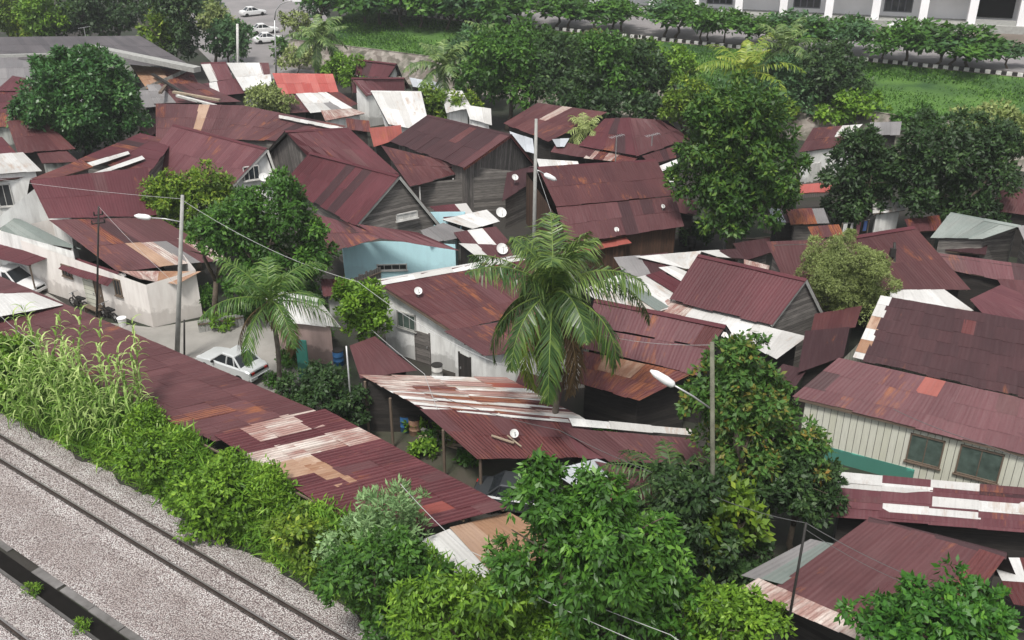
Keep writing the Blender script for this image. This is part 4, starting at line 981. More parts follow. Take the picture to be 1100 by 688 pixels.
gable(h, (640, 322), (779, 350), (762, 374), (632, 350), 5.4, 4.5, 1.3, 'maroon', wall='darkpl', barge='iron', patches=[(.92, 1, 0, 1, 'maroon_rust')], pale=.03, rows=1)
slope(h, P(632, 352, 4.45), P(762, 375, 4.45), P(750, 402, 3.6), P(628, 374, 3.6), 'maroon', pale=.05, rows=1)
slope(h, P(628, 378, 3.5), P(742, 402, 3.5), P(686, 431, 2.7), P(622, 412, 2.8), 'maroon_rust', [(.3, .6, .2, .7, 'orange')], pale=0, rows=2)
walls(h, [P(622, 412, 2.6) + Vector((.3, .4, 0)), P(686, 431, 2.55) + Vector((0, .5, 0)), P(746, 402, 3.3) + Vector((-.3, .3, 0)), P(628, 372, 3.3) + Vector((.3, .3, 0))], 'darkpl')
# right
h = house('tin_roof_house', 'large house with dark maroon upper roof and two windows in pale plank walls', 950, 520)
A, B = P(947, 319, 6.4), P(1160, 356, 6.4); D, C_ = P(917, 385, 4.7), P(1160, 440, 4.7)
slope(h, A, B, C_, D, 'maroon_dark', [(0, .05, 0, .3, 'white'), (0, .05, .3, .5, 'orange'), (0, .05, .5, .72, 'white'), (0, .05, .72, .86, 'orange'), (0, .05, .86, 1, 'white')], pale=.03, rows=6, sheet=.45)
bk = (A - D); bk.z = 0
slope(h, B, A, A + bk * .8 - Z3 * 1.6, B + bk * .8 - Z3 * 1.6, 'maroon_dark'); cap(h, A.lerp(B, .3), B, 'whiterust')
D2, C2, F2, E2 = P(902, 385, 4.6), P(1160, 442, 4.6), P(1160, 502, 3.05), P(853, 426, 3.05)
slope(h, D2, C2, F2, E2, 'maroon_b', [(.30, .335, .0, .3, 'zinc'), (.40, .45, .05, .35, 'redtile')], pale=.10, rows=3, jit=.12)
board(h, E2 - Z3 * .1, F2 - Z3 * .1, 'timber', .14)
wn_ = [E2.lerp(D2, .1) - Z3 * .12, F2.lerp(C2, .1) - Z3 * .12, B + bk * .5 - Z3 * 1.2, A + bk * .5 - Z3 * 1.2]
e_ = (wn_[1] - wn_[0]); e_.z = 0; e_.normalize(); wn_[0] += e_ * .35; wn_[3] += e_ * .35
walls(h, wn_, 'creampl')
window(h, 994, 484, 1.45, 1.45, 'timber', 'curtain', 2); window(h, 1052, 498, 1.75, 1.5, 'timber', 'curtain', 2)
k = hit(h, 940, 508)
if k:
    mb = MB(); _, p, e, n = k; o_ = Vector((wn_[0].x, wn_[0].y, 0)); mb.box(o_ + n * .004 , e * 5.2, n * .03, Z3 * .75); mb.build('skirting_board', M['teal'], h)
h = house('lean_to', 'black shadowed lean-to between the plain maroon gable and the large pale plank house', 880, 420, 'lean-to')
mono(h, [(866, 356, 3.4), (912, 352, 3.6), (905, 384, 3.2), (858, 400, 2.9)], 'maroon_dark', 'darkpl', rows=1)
h = house('tin_roof_house', 'maroon house behind the olive shrub with tall ridge and pale bargeboard', 950, 340)
gable(h, (905, 256), (981, 244), (1040, 310), (950, 312), 5.6, 3.0, .6, 'maroon', wall='darkpl', barge='wood_l', wall_in=.15)
mono(h, [(824, 260, 4.6), (906, 257, 4.6), (900, 300, 3.0), (845, 306, 3.0)], 'maroon', 'greyplh', patches=[(.3, .9, 0, .2, 'white')])
h = house('tin_roof_house', 'pale whitish roof sheets between the olive shrub and the large dark roof', 990, 350)
mono(h, [(962, 290, 3.3), (980, 287, 3.3), (1044, 334, 2.7), (952, 340, 2.6)], 'white', 'darkpl', pale=0, patches=[(0, 1, .3, .45, 'greengrey')])
h = house('tin_roof_house', 'maroon roof with a black gap beneath its eave near the right edge', 1050, 330)
mono(h, [(1000, 271, 4.0), (1160, 292, 4.0), (1160, 318, 3.2), (1010, 288, 3.3)], 'maroon', 'darkpl', pale=.1)
mono(h, [(1042, 322, 3.2), (1076, 306, 3.3), (1160, 330, 2.9), (1070, 352, 2.8)], 'maroon', 'darkpl', pale=.1)
mono(h, [(1072, 300, 3.4), (1160, 306, 3.4), (1160, 350, 2.8), (1084, 322, 3.0)], 'maroon_dull', 'darkpl', pale=.1)
h = house('tin_roof_house', 'house with mossy grey green roof right of the large dark trees', 1060, 290)
gable(h, (1022, 229), (1096, 243), (1056, 257), (1000, 256), 4.6, 3.8, .9, 'greengrey', wall='greyplh', barge='iron', pale=0)
mono(h, [(1018, 232, 4.4), (1095, 243, 4.4), (1056, 259, 3.2), (1014, 252, 3.2)], 'greengrey', None, pale=0)
mono(h, [(1094, 243, 4.6), (1160, 240, 4.6), (1160, 290, 3.4), (1110, 280, 3.4)], 'grey', 'greyplh', pale=0)
h = house('tin_roof_house', 'plain maroon roof at the right edge above the mossy grey green roof', 1100, 245)
mono(h, [(1076, 203, 4.4), (1160, 205, 4.4), (1160, 240, 3.2), (1062, 226, 3.2)], 'maroon', 'darkpl')
h = house('tin_roof_house', 'small house with rounded red maroon roof and pale walls left of the dark trees', 890, 200)
mono(h, [(874, 138, 4.2), (926, 134, 4.2), (902, 158, 3.2), (858, 164, 3.2)], 'maroon', 'wallwhite', patches=[(.7, 1, 0, .3, 'white')])
mono(h, [(935, 132, 3.8), (968, 131, 3.8), (966, 145, 3.2), (938, 146, 3.2)], 'grey', 'darkpl')
mono(h, [(858, 199, 2.3), (894, 196, 2.4), (890, 207, 2.0), (858, 208, 2.0)], 'orange', None, rows=1, name='awning', patches=[(0, 1, 0, 1, 'red')])
door(h, 873, 195, .9, 2.0, 'whitewood'); window(h, 890, 182, .8, .8)
h = house('tin_shed', 'small white walled shed in the gap beneath the dark trees', 950, 262, 'shed')
mono(h, [(938, 218, 3.0), (968, 214, 3.0), (972, 226, 2.6), (938, 230, 2.5)], 'white', 'wallwhite', rows=1)
h = house('tin_shed', 'shed with zinc sheet roof low under the big round tree', 850, 262, 'shed')
mono(h, [(826, 224, 2.8), (862, 226, 2.8), (872, 238, 2.4), (832, 240, 2.4)], 'zinc', 'darkpl', rows=1)
h = house('open_shed', 'open shed full of pale clutter right of the big round tree trunk', 800, 290, 'open shed')
mono(h, [(788, 262, 2.8), (826, 256, 2.8), (828, 272, 2.4), (800, 280, 2.4)], 'maroon_dark', 'greyplh', rows=1)
mono(h, [(752, 270, 2.9), (790, 268, 2.9), (798, 278, 2.6), (770, 276, 2.7)], 'white', 'darkpl', rows=1)
# foreground right
h = house('tin_roof_house', 'low maroon roof with broken white sheets in front of the pale plank house', 1000, 590)
A, B, C_, D = P(898, 509, 3.0), P(1160, 532, 3.0), P(1160, 576, 2.7), P(893, 556, 2.7)
slope(h, A, B, C_, D, 'maroon', [(0, .22, 0, .14, 'white'), (0, .46, .14, .38, 'white'), (.34, .60, 0, .12, 'white'), (.38, .72, .38, .52, 'white'), (.30, .64, .62, .76, 'white'), (.62, .7, .5, .64, 'white')], rows=8, sheet=1.7, pale=.05, wob=.03)
slope(h, P(1065, 600, 2.6), P(1160, 600, 2.6), P(1160, 660, 2.4), P(1090, 650, 2.4), 'maroon_rust', [(0, .4, 0, .5, 'white')], rows=2, sheet=1.0)
walls(h, inset([P(898, 509, 2.8), P(1160, 532, 2.8), P(1160, 576, 2.5), P(893, 556, 2.5)], .3), 'darkpl')
h = house('tin_roof_house', 'nearest maroon roof with fine corrugations, whitish fringe along its open eave', 980, 690)
A, B, C_, D = P(934, 558, 3.9), P(1080, 596, 3.9), P(1000, 705, 2.75), P(836, 630, 2.75)
slope(h, A, B, C_, D, 'maroon_dull', [(0, .06, .2, 1, 'maroon_rust')], rows=1, sheet=.8, pale=.25, wob=.03)
slope(h, B, A, A + Vector((A.x - D.x, A.y - D.y, 0)) * .3 - Z3 * 1.8, B + Vector((A.x - D.x, A.y - D.y, 0)) * .3 - Z3 * 1.8, 'maroon_dull'); cap(h, A, B, 'maroon_dark')  # cap coloured dark to stand for shade in the gap beneath the next eave
slope(h, P(872, 580, 3.2), P(900, 586, 3.25), P(838, 628, 2.8), P(800, 618, 2.7), 'grey', [(.6, 1, 0, 1, 'greengrey')], rows=1, sheet=.5, pale=0)
slope(h, P(816, 622, 2.8), P(1000, 702, 2.75), P(985, 716, 2.55), P(798, 633, 2.55), 'whiterust', rows=1, sheet=.9, pale=0, name='eave_strip')
walls(h, [D + Vector((.6, .5, -.2)), C_ + Vector((-.2, .6, -.2)), B + Vector((-.2, 0, -.4)), A + Vector((.4, 0, -.4))], 'darkpl')
# ------------------------------------------------------------------ poles, lamps, wires, aerials, dishes
def pole_thing(name, label, cat, base, top, mat='postgrey', r=(.15, .09), group=None, z0=0):
    b = P(*base, z0); tp = PY(*top, b.y); t = thing(name, label, cat, b, group)
    mb = MB(); mb.tube([b, b.lerp(tp, .5), tp], [r[0], (r[0] + r[1]) / 2, r[1]], 10); mb.build('pole', M[mat], t, smooth=True)
    return t, b, tp
def lamp_arm(t, at, ex, ey, head=(.75, .26), mat='steel'):
    """arm from point `at` on the pole to the pixel (ex, ey) in the pole's plane"""
    q = PY(ex, ey, at.y); mb = MB(); mb.tube([at, at.lerp(q, .5) + Z3 * .05, q], .035, 7); mb.build('arm', M[mat], t, smooth=True)
    d = (q - at).normalized(); mb = MB()
    mb.tube([q - d * .1, q, q + d * head[0] * .3, q + d * head[0] * .75, q + d * head[0]], [.06, head[1] * .5, head[1] * .6, head[1] * .5, .04], 10)
    mb.build('lamp_head', M['lampwhite'], t, smooth=True)
t1, b1, tp1 = pole_thing('street_lamp', 'concrete street lamp pole with white lamp standing by the long carport', 'street lamp', (190, 388), (196, 210))
lamp_arm(t1, b1.lerp(tp1, .85), 160, 234)
t2, b2, tp2 = pole_thing('street_lamp', 'street lamp on a grey pole just behind the big palm crown', 'street lamp', (573, 300), (576, 128))
lamp_arm(t2, b2.lerp(tp2, .70), 586, 188, (.8, .3))
t3, b3, tp3 = pole_thing('street_lamp', 'mossy street lamp pole with white lamp reaching left, at the fruiting tree', 'street lamp', (766, 640), (765, 368), 'mossy', (.10, .075))
lamp_arm(t3, b3.lerp(tp3, .76), 722, 413, (.95, .27))
tf, bf, tpf = pole_thing('street_lamp', 'tall distant street lamp with curved arm over the parking area', 'street lamp', (297, 92), (295, 22), 'steel', (.12, .07))
q = [PY(x, y, bf.y) for x, y in ((295, 22), (296, 12), (301, 5), (309, 1.5), (319, 1))]
mb = MB(); mb.tube(q, .06, 7); mb.build('arm', M['steel'], tf, smooth=True)
mb = MB(); mb.cbox(q[-1], 1.0, .4, .2); mb.build('lamp_head', M['lampwhite'], tf)
t4, b4, tp4 = pole_thing('utility_pole', 'thin dark utility pole with insulators in front of the cream walled house', 'utility pole', (104, 345), (106, 222), 'iron', (.07, .05))
for k, w_ in ((.93, .5), (.86, .75)):
    c = b4.lerp(tp4, k); mb = MB(); mb.cbox(c, w_, .06, .06, .4); mb.build('cross_arm', M['iron'], t4)
    for s_ in (-1, 0, 1):
        mb = MB(); mb.tube([c + Vector((math.cos(.4), math.sin(.4), 0)) * s_ * w_ * .45, c + Vector((math.cos(.4), math.sin(.4), 0)) * s_ * w_ * .45 + Z3 * .2], [.05, .035], 6); mb.build('insulator', M['black'], t4)
t5, b5, tp5 = pole_thing('utility_pole', 'short dark pole rising right of the olive shrub', 'utility pole', (960, 352), (961, 261), 'iron', (.09, .08))
mb = MB(); mb.cbox(tp5 - Z3 * .6, .3, .2, .5); mb.build('junction_box', M['iron'], t5)
t6, b6, tp6 = pole_thing('utility_pole', 'thin pale pole in the shade under the big round tree', 'utility pole', (776, 276), (781, 218), 'postgrey', (.07, .05))
t7, b7, tp7 = pole_thing('utility_pole', 'slim black pole leaning at the whitish eave of the nearest roof', 'utility pole', (838, 720), (866, 562), 'iron', (.05, .045))
t8, b8, tp8 = pole_thing('utility_pole', 'thin pale metal pole beside the dark hedge left of the open shed', 'utility pole', (380, 470), (372, 372), 'steel', (.05, .04))
t9, b9, tp9 = pole_thing('utility_pole', 'plain white pole beside the white roofed far house', 'utility pole', (256, 95), (255, 26), 'whitewood', (.16, .14))
t10, b10, tp10 = pole_thing('utility_pole', 'dark iron post standing just right of the concrete lamp pole', 'utility pole', (198, 388), (198, 344), 'iron', (.06, .05))
def wire(label, pts, sag=.4, mat='wire', r=.012):
    r = min(r, .018) * .75
    pp = []
    for a, b in zip(pts, pts[1:]):
        for i in range(13):
            k = i / 12; p = Vector(a).lerp(Vector(b), k); p.z -= sag * 4 * k * (1 - k); pp.append(p)
    mb = MB(); mb.tube(pp, r, 5); o = mb.build('power_line', M[mat], None, (pp[0].x, pp[0].y, pp[0].z)); return tag(o, label, 'cable', 'overhead cables')
far_l = P(-60, 184, 7.5)
wire('thin cable crossing the cream house roof to the concrete lamp pole', [far_l, tp1 - Z3 * .2], .15, 'wirepale')
wire('cable from the concrete lamp pole running right over the bushy tree', [tp1 - Z3 * .3, PY(385, 303, 46), P(560, 400, 5)], .5, 'wirepale', .016)
wire('twin cable from the insulator pole across the orange roof strips', [tp4, PY(196, 312, b4.y - 3)], .2, 'wirepale')
wire('grey thick cable descending behind the kiosk to the open shed roof', [PY(375, 345, 48), PY(400, 355, 46), P(456, 402, 3.3), P(470, 440, 3.0)], .05, 'wirepale', .03)
wire('upper cable across the leafy mango tree in the foreground', [P(430, 520, 5.2), P(500, 590, 4.5), P(720, 682, 5.0), P(760, 700, 5.0)], .1, 'wirepale', .016)
wire('lower cable across the leafy mango tree in the foreground', [P(495, 600, 4.4), P(690, 692, 4.8)], .1, 'wirepale', .016)
wire('dark cable over the striped shed and the zinc roof', [P(470, 425, 4.5), P(600, 462, 4.6), P(760, 530, 5.0), tp7], .15, 'wire', .02)
wire('dark cable from the leaning black pole over the nearest roof', [tp7, P(985, 622, 5.2), P(1130, 690, 5.5)], .1, 'wire', .018)
wire('second cable from the leaning black pole, a little below the first', [tp7 - Z3 * .25, P(975, 628, 4.9), P(1125, 700, 5.1)], .12, 'wire', .014)
wire('cable sloping across the curtained windows of the plank house', [P(960, 440, 5.5), P(1060, 478, 5.2), P(1160, 512, 5.2)], .1, 'wire', .022)
wire('cable over the maroon gable right of the big palm', [tp2 - Z3 * 3, PY(640, 358, 42), tp3 - Z3 * .1], .2, 'wirepale', .014)
wire('short cable over the long carport roof at the left', [P(-10, 330, 5), P(40, 372, 3.4), P(60, 400, 3.2)], .1, 'wirepale', .014)
def dish(px, py, z, label, d=.7, az=.4):
    c = P(px, py, z); mb = MB(); f = Vector((math.sin(az) * .6, -math.cos(az) * .6, .55)).normalized(); a = f.cross(Z3).normalized(); b = f.cross(a)
    t = thing('satellite_dish', label, 'satellite dish', c - Z3 * .45, 'satellite dishes on the roofs')
    rings = []
    for k in range(5):
        rr = d / 2 * k / 4; off = .16 * d * (k / 4) ** 2
        rings.append([c + f * off + (a * math.cos(x * math.pi / 8) + b * math.sin(x * math.pi / 8)) * rr for x in range(16)])
    for k in range(4):
        for x in range(16): mb.face([rings[k][x], rings[k][(x + 1) % 16], rings[k + 1][(x + 1) % 16], rings[k + 1][x]])
    mb.build('reflector', M['dish'], t, smooth=True)
    mb = MB(); mb.tube([c - b * d * .4 * (1 if b.z > 0 else -1) + f * .1 * d, c + f * .45 * d], .015, 5); mb.tube([c + f * .40 * d, c + f * .50 * d], .04, 6); mb.build('receiver_arm', M['steel'], t)
    mb = MB(); mb.tube([c - Z3 * .45, c - f * .02], .025, 6); mb.build('mast', M['steel'], t)
dish(283, 191, 3.6, 'white dish beside the white gable wall left of the tall timber house')
dish(538, 229, 3.0, 'white dish upper left of the big palm crown', .75); dish(539, 268, 2.9, 'white dish level with the blue house window, left of the palm fronds', .75)
dish(449, 313, 4.2, 'small white dish on the maroon roof of the grimy whitewashed house', .45)
dish(722, 195, 4.0, 'pale dish touching the left side of the big round tree', .6); dish(712, 222, 3.9, 'tiny white dish on the double pitched maroon roof', .3)
dish(662, 247, 3.1, 'small white dish at the eave above the rusty red lean-to', .35)
dish(26, 258, 3.0, 'small white dish on the carport roof over the white car', .4); dish(553, 191, 3.4, 'white dish on the clapboard wall below the plank gable', .5)
dish(552, 466, 3.0, 'small white dish lying on the striped shed roof', .4); dish(800, 223, 3.0, 'tiny pale dish in the shade at the right of the big round tree', .4)
def aerial(px, py, z, hpx, label):
    b = P(px, py, z); s = ppm(b); t = thing('tv_aerial', label, 'aerial', b); top = b + Z3 * hpx / s
    mb = MB(); mb.tube([b, top], .045, 6); mb.build('mast', M['steel'], t)
    mb = MB(); d = Vector((.9, .4, .1)); mb.tube([top - d * .6, top + d * .7], .02, 5)
    for k in range(7):
        c = top + d * (-.55 + k * .19); mb.tube([c + Vector((-.4, .9, 0)) * .3, c - Vector((-.4, .9, 0)) * .3], .014, 4)
    mb.build('antenna', M['steel'], t)
aerial(661, 176, 3, 30, 'white aerial in front of the hipped maroon roof'); aerial(700, 157, 3.8, 12, 'short aerial on the right side of the hipped maroon roof')
aerial(92, 40, 6, 10, 'aerial on the dark warehouse roof before the trees'); aerial(430, 46, 2, 8, 'small mast in the grass by the far retaining wall')

# ------------------------------------------------------------------ vehicles
def car(name, label, pos, ang, paint, L=4.2, W_=1.64, H=1.38, group=None, detail=True, cat='car'):
    t = thing(name, label, cat, pos, group); o = Vector(pos); ca, sa = math.cos(ang), math.sin(ang)
    def T(x, y, z): return o + Vector((x * ca - y * sa, x * sa + y * ca, z))
    hl = L / 2
    stn = [(-hl, .42, .62, .78), (-hl + .06, .30, .84, .88), (-hl + .30, .22, .92, .95), (-hl + .75, .2, .93, 1), (-.35, .2, .90, 1), (.6, .2, .88, 1), (hl - 1.05, .2, .86, .99), (hl - .5, .2, .78, .97), (hl - .12, .28, .70, .90), (hl, .40, .60, .80)]
    mb = MB(); rings = []
    for x, zl, zt, wf in stn:
        w2 = W_ / 2 * wf
        rings.append([T(x, -w2 * .86, zl), T(x, -w2, zl + .12), T(x, -w2, (zl + zt) / 2), T(x, -w2 * .965, zt - .06), T(x, -w2 * .88, zt), T(x, 0, zt + .025), T(x, w2 * .88, zt), T(x, w2 * .965, zt - .06), T(x, w2, (zl + zt) / 2), T(x, w2, zl + .12), T(x, w2 * .86, zl)])
    n = 11
    for i in range(len(rings) - 1):
        for k in range(n):
            k2 = (k + 1) % n; mb.face([rings[i][k], rings[i + 1][k], rings[i + 1][k2], rings[i][k2]])
    mb.face(rings[0][::-1]); mb.face(rings[-1])
    bo = mb.build('body', M[paint], t, smooth=False)
    bt = [(-hl + .62, .93), (hl - 1.28, .87)]; rf = [(-hl + 1.25, H), (hl - 2.05, H)]; wb, wr = W_ / 2 * .88, W_ / 2 * .70
    def fr(sc_, up, x0, x1, x2, x3): 
        return [T(x0, -wb * sc_, .86), T(x1, -wb * sc_, .84), T(x1, wb * sc_, .84), T(x0, wb * sc_, .86)], [T(x2, -wr * sc_, H - up), T(x3, -wr * sc_, H - up), T(x3, wr * sc_, H - up), T(x2, wr * sc_, H - up)]
    lo, hi = fr(.985, .03, bt[0][0], bt[1][0], rf[0][0], rf[1][0])
    g = MB()
    for k in range(4): g.face([lo[k], lo[(k + 1) % 4], hi[(k + 1) % 4], hi[k]])
    g.face(hi); g.build('windows', M['glass'], t)
    lo, hi = fr(1.0, 0, bt[0][0], bt[1][0], rf[0][0], rf[1][0])
    r_ = MB(); c4 = [h_ + Z3 * .03 for h_ in hi]; cen = sum(c4, Vector()) / 4 + Z3 * .03
    top = [c_.lerp(cen, .12) + Z3 * .03 for c_ in c4]
    for k in range(4): r_.face([hi[k] - Z3 * .05, hi[(k + 1) % 4] - Z3 * .05, c4[(k + 1) % 4], c4[k]]); r_.face([c4[k], c4[(k + 1) % 4], top[(k + 1) % 4], top[k]])
    r_.face(top)
    for k in range(4): r_.beam(lo[k], c4[k] - Z3 * .02, .09, .05)
    for sd in ((0, 1), (3, 2)):
        a, b = lo[sd[0]].lerp(lo[sd[1]], .5), c4[sd[0]].lerp(c4[sd[1]], .55); r_.beam(a, b, .08, .04)
        a, b = lo[sd[0]].lerp(lo[sd[1]], .22), c4[sd[0]].lerp(c4[sd[1]], .06); r_.beam(a, b, .05, .04)
    r_.build('roof', M[paint], t)
    for sx in (-hl + .78, hl - .82):
        for sy in (-1, 1):
            wm = MB(); c0, c1 = T(sx, sy * (W_ / 2 - .20), .29), T(sx, sy * (W_ / 2 + .012), .29)
            wm.tube([c0, c0.lerp(c1, .1), c0.lerp(c1, .93), c1], [.24, .29, .29, .255], 18); wo_ = wm.build('wheel', M['black'], t)
            if detail:
                rm = MB(); rm.tube([c1 + (c1 - c0).normalized() * .001, c1 + (c1 - c0).normalized() * .015], [.17, .15], 14); rm.build('rim', M['steel'], wo_)
    if detail:
        for sy in (-1, 1):
            b_ = MB(); b_.box(T(-hl - .012, sy * W_ * .22 - (.0 if sy > 0 else .20), .66), T(0, .2, 0) - T(0, 0, 0), T(.06, 0, 0) - T(0, 0, 0), Z3 * .13); b_.build('taillight', M['tail'], t)
            b_ = MB(); b_.box(T(hl - .05, sy * W_ * .26 - (.0 if sy > 0 else .22), .52), T(0, .22, 0) - T(0, 0, 0), T(.062, 0, 0) - T(0, 0, 0), Z3 * .12); b_.build('headlight', M['head'], t)
            b_ = MB(); b_.cbox(T(hl - 1.55, sy * (W_ / 2 + .06), .9), .12, .14, .1, ang); b_.build('wing_mirror', M['black'], t)
        for x in (-hl - .06, hl - .02):
            b_ = MB(); b_.box(T(x, -W_ * .42, .34), T(0, W_ * .84, 0) - T(0, 0, 0), T(.1, 0, 0) - T(0, 0, 0), Z3 * .17); b_.build('bumper', M[paint], t)
        b_ = MB(); b_.box(T(-hl - .006, -W_ * .38, .655), T(0, W_ * .76, 0) - T(0, 0, 0), T(.05, 0, 0) - T(0, 0, 0), Z3 * .125); b_.build('rear_panel', M['black'], t)
        b_ = MB(); b_.box(T(-hl - .085, -.24, .37), T(0, .48, 0) - T(0, 0, 0), T(.02, 0, 0) - T(0, 0, 0), Z3 * .11); b_.build('number_plate', M['black'], t)
        b_ = MB(); b_.box(T(hl - .03, -.32, .52), T(0, .64, 0) - T(0, 0, 0), T(.06, 0, 0) - T(0, 0, 0), Z3 * .12); b_.build('grille', M['black'], t)
    return t
rda = math.atan2(-RD.y, -RD.x)
cc = (P(210, 390) + P(288, 422)) / 2
car('parked_car', 'silver saloon car parked in the lane behind the long carport roof', Vector((cc.x, cc.y + .6, .006)), rda + .05, 'paint_silver')
cv = P(22, 312); car('parked_car', 'white car nosing out from beneath the maroon carport roof', Vector((cv.x - .2, cv.y, .006)), rda + math.pi + .25, 'paint_white', H=1.5)
cd = P(560, 545); car('parked_car', 'dark grey car hidden beneath the striped open shed', Vector((cd.x, cd.y, .006)), rda + math.pi + .4, 'paint_dark')
protos = None
FC = [(284, 36), (289, 46), (272, 17)]
for i, (x, y) in enumerate(FC):
    p = P(x, y, .01)
    if protos is None:
        protos = car('parked_car', '', p, .5, 'paint_white', detail=False); o_ = protos
    else:
        o_ = copy_tree(protos); o_.location = p; o_.rotation_euler = (0, 0, R.uniform(-.25, .25))
    tag(o_, 'small white car in the distant parking area, number %d counted from the top of the group' % (sorted(FC, key=lambda q: (q[1], q[0])).index((x, y)) + 1) if False else
        '%s most distant of the white cars in the far parking area' % ORD[sorted(FC, key=lambda q: (q[1], q[0])).index((x, y))], 'car', 'white cars in the far parking area')
for i, (x, y, l_) in enumerate(((640, 13, 'left of the white building'), (700, 9, 'near the left end of the white building'), (725, 14, 'before the first white columns'), (775, 24, 'under the roadside trees left of the fence'), (972, 34, 'between the roadside trees below the white panel'))):
    p = P(x, y, ZL + .02); o_ = copy_tree(protos); o_.location = p; o_.rotation_euler = (0, 0, rad(-38)); tag(o_, 'small white car on the upper road ' + l_, 'car', 'cars on the upper road')
def motorbike(label, px, py, ang):
    p = P(px, py); t = thing('motorcycle', label, 'motorcycle', p); ca, sa = math.cos(ang), math.sin(ang)
    def T(x, y, z): return p + Vector((x * ca - y * sa, x * sa + y * ca, z))
    for x in (-.6, .6):
        mb = MB(); ps = [T(x + .27 * math.cos(k * math.pi / 8), 0, .28 + .27 * math.sin(k * math.pi / 8)) for k in range(17)]; mb.tube(ps, .045, 6, cap=False); w_ = mb.build('wheel', M['black'], t, smooth=True)
        mb = MB(); mb.tube([T(x, -.04, .28), T(x, .04, .28)], .09, 8)
        for k in range(4): mb.beam(T(x, 0, .28), T(x + .25 * math.cos(k * 1.57), 0, .28 + .25 * math.sin(k * 1.57)), .02, .02)
        mb.build('rim', M['steel'], w_)
    mb = MB(); mb.tube([T(.6, 0, .28), T(.42, 0, .85), T(.38, 0, 1.0)], .03, 6); mb.tube([T(.42, 0, .8), T(.05, 0, .45), T(-.2, 0, .4), T(-.6, 0, .3)], .045, 6); mb.tube([T(-.15, 0, .42), T(-.35, 0, .7)], .04, 6); mb.build('frame', M['iron'], t)
    mb = MB(); mb.box(T(-.1, -.14, .25), T(.38, 0, 0) - T(0, 0, 0), T(0, .28, 0) - T(0, 0, 0), Z3 * .28); mb.build('engine', M['iron'], t)
    mb = MB(); mb.box(T(-.6, -.12, .70), T(.7, 0, 0) - T(0, 0, 0), T(0, .24, 0) - T(0, 0, 0), Z3 * .09); mb.build('seat', M['black'], t)
    mb = MB(); mb.tube([T(.32, -.34, 1.02), T(.4, 0, 1.0), T(.32, .34, 1.02)], .02, 6); mb.build('handlebar', M['steel'], t)
    mb = MB(); mb.tube([T(.44, 0, .88), T(.54, 0, .88)], [.09, .06], 8); mb.build('headlight', M['head'], t)
motorbike('motorcycle parked against the cream wall near the pale green door', 86, 331, rda + .1)
motorbike('motorcycle parked right of the thin insulator pole by the cream wall', 118, 343, rda)
p = P(132, 350); t = thing('bucket', 'white plastic bucket by the cream wall, right of the motorcycles', 'bucket', p)
mb = MB(); mb.tube([p, p + Z3 * .5], [.2, .27], 14); mb.build('tub', M['lampwhite'], t); mb = MB(); mb.tube([p + Z3 * .5, p + Z3 * .53], [.285, .285], 14); mb.build('rim', M['lampwhite'], t)
p = P(100, 338); t = thing('bench', 'low cluttered wooden bench along the cream wall between the motorcycles', 'bench', p)
mb = MB(); mb.cbox(p + Z3 * .45, 1.5, .35, .05, rda); mb.build('seat', M['timber'], t)
for s_ in (-.6, .6): mb = MB(); mb.cbox(p + Vector((math.cos(rda) * s_, math.sin(rda) * s_, .22)), .06, .3, .42, rda); mb.build('leg', M['timber'], t)

# ------------------------------------------------------------------ upper road: guard rail, building
g = thing('guard_rail', 'long black and white painted kerb rail along the top of the grass embankment', 'guard rail', kp(0, 0, ZL))
wb_, bb_, rl = MB(), MB(), MB()
for i in range(int(SL * 2) + 1, 260):
    a = i * 1.0
    (wb_ if i % 2 else bb_).box(kp(a * .5, .0, ZL - .05), KD * .5, KN * .3, Z3 * .38)
wb_.build('white_blocks', M['whitewood'], g); bb_.build('black_blocks', M['iron'], g)
t = thing('retaining_kerb', 'grey concrete strip directly below the black and white rail', 'kerb', kp(0, -.4, ZL))
mb = MB(); mb.box(kp(SL, -.45, ZL - .5), KD * (200 - SL), KN * .42, Z3 * .4); mb.build('strip', M['postgrey'], t)
# building
B0 = P(700, 17, ZL); B1 = P(1100, 36, ZL)
bn = B0; BD = (B1 - B0).normalized(); BN = Vector((-BD.y, BD.x, 0)); BN = BN if BN.y > 0 else -BN
def bp(s, n, z): return Vector((bn.x, bn.y, 0)) + BD * s + BN * n + Z3 * z
bt_ = thing('white_building', 'long white colonnaded building across the top right beyond the road', 'building', bp(20, 4, ZL))
LB = 110
mb = MB(); mb.box(bp(-8, 3.0, ZL), BD * LB, BN * 12, Z3 * 9.5); mb.build('wall', M['bwhite'], bt_)
mb = MB(); mb.box(bp(-8, -.6, ZL + 4.6), BD * LB, BN * 3.58, Z3 * .7); mb.build('upper_slab', M['bwhite'], bt_)
mb = MB(); mb.box(bp(-9, -1, ZL + 9.5), BD * (LB + 2), BN * 17, Z3 * .6); mb.build('roof', M['bwhite'], bt_)
mb = MB(); mb.box(bp(-8, -1.0, ZL - .02), BD * LB, BN * 4, Z3 * .9); mb.build('plinth', M['postgrey'], bt_)
ncol = 18
for i in range(ncol):
    s_ = -6 + i * 5.6; mb = MB(); mb.box(bp(s_, -.5, ZL + .8), BD * .95, BN * .95, Z3 * 3.82); mb.box(bp(s_, -.5, ZL + 5.3), BD * .95, BN * .95, Z3 * 4.2); mb.build('column', M['bwhite'], bt_)
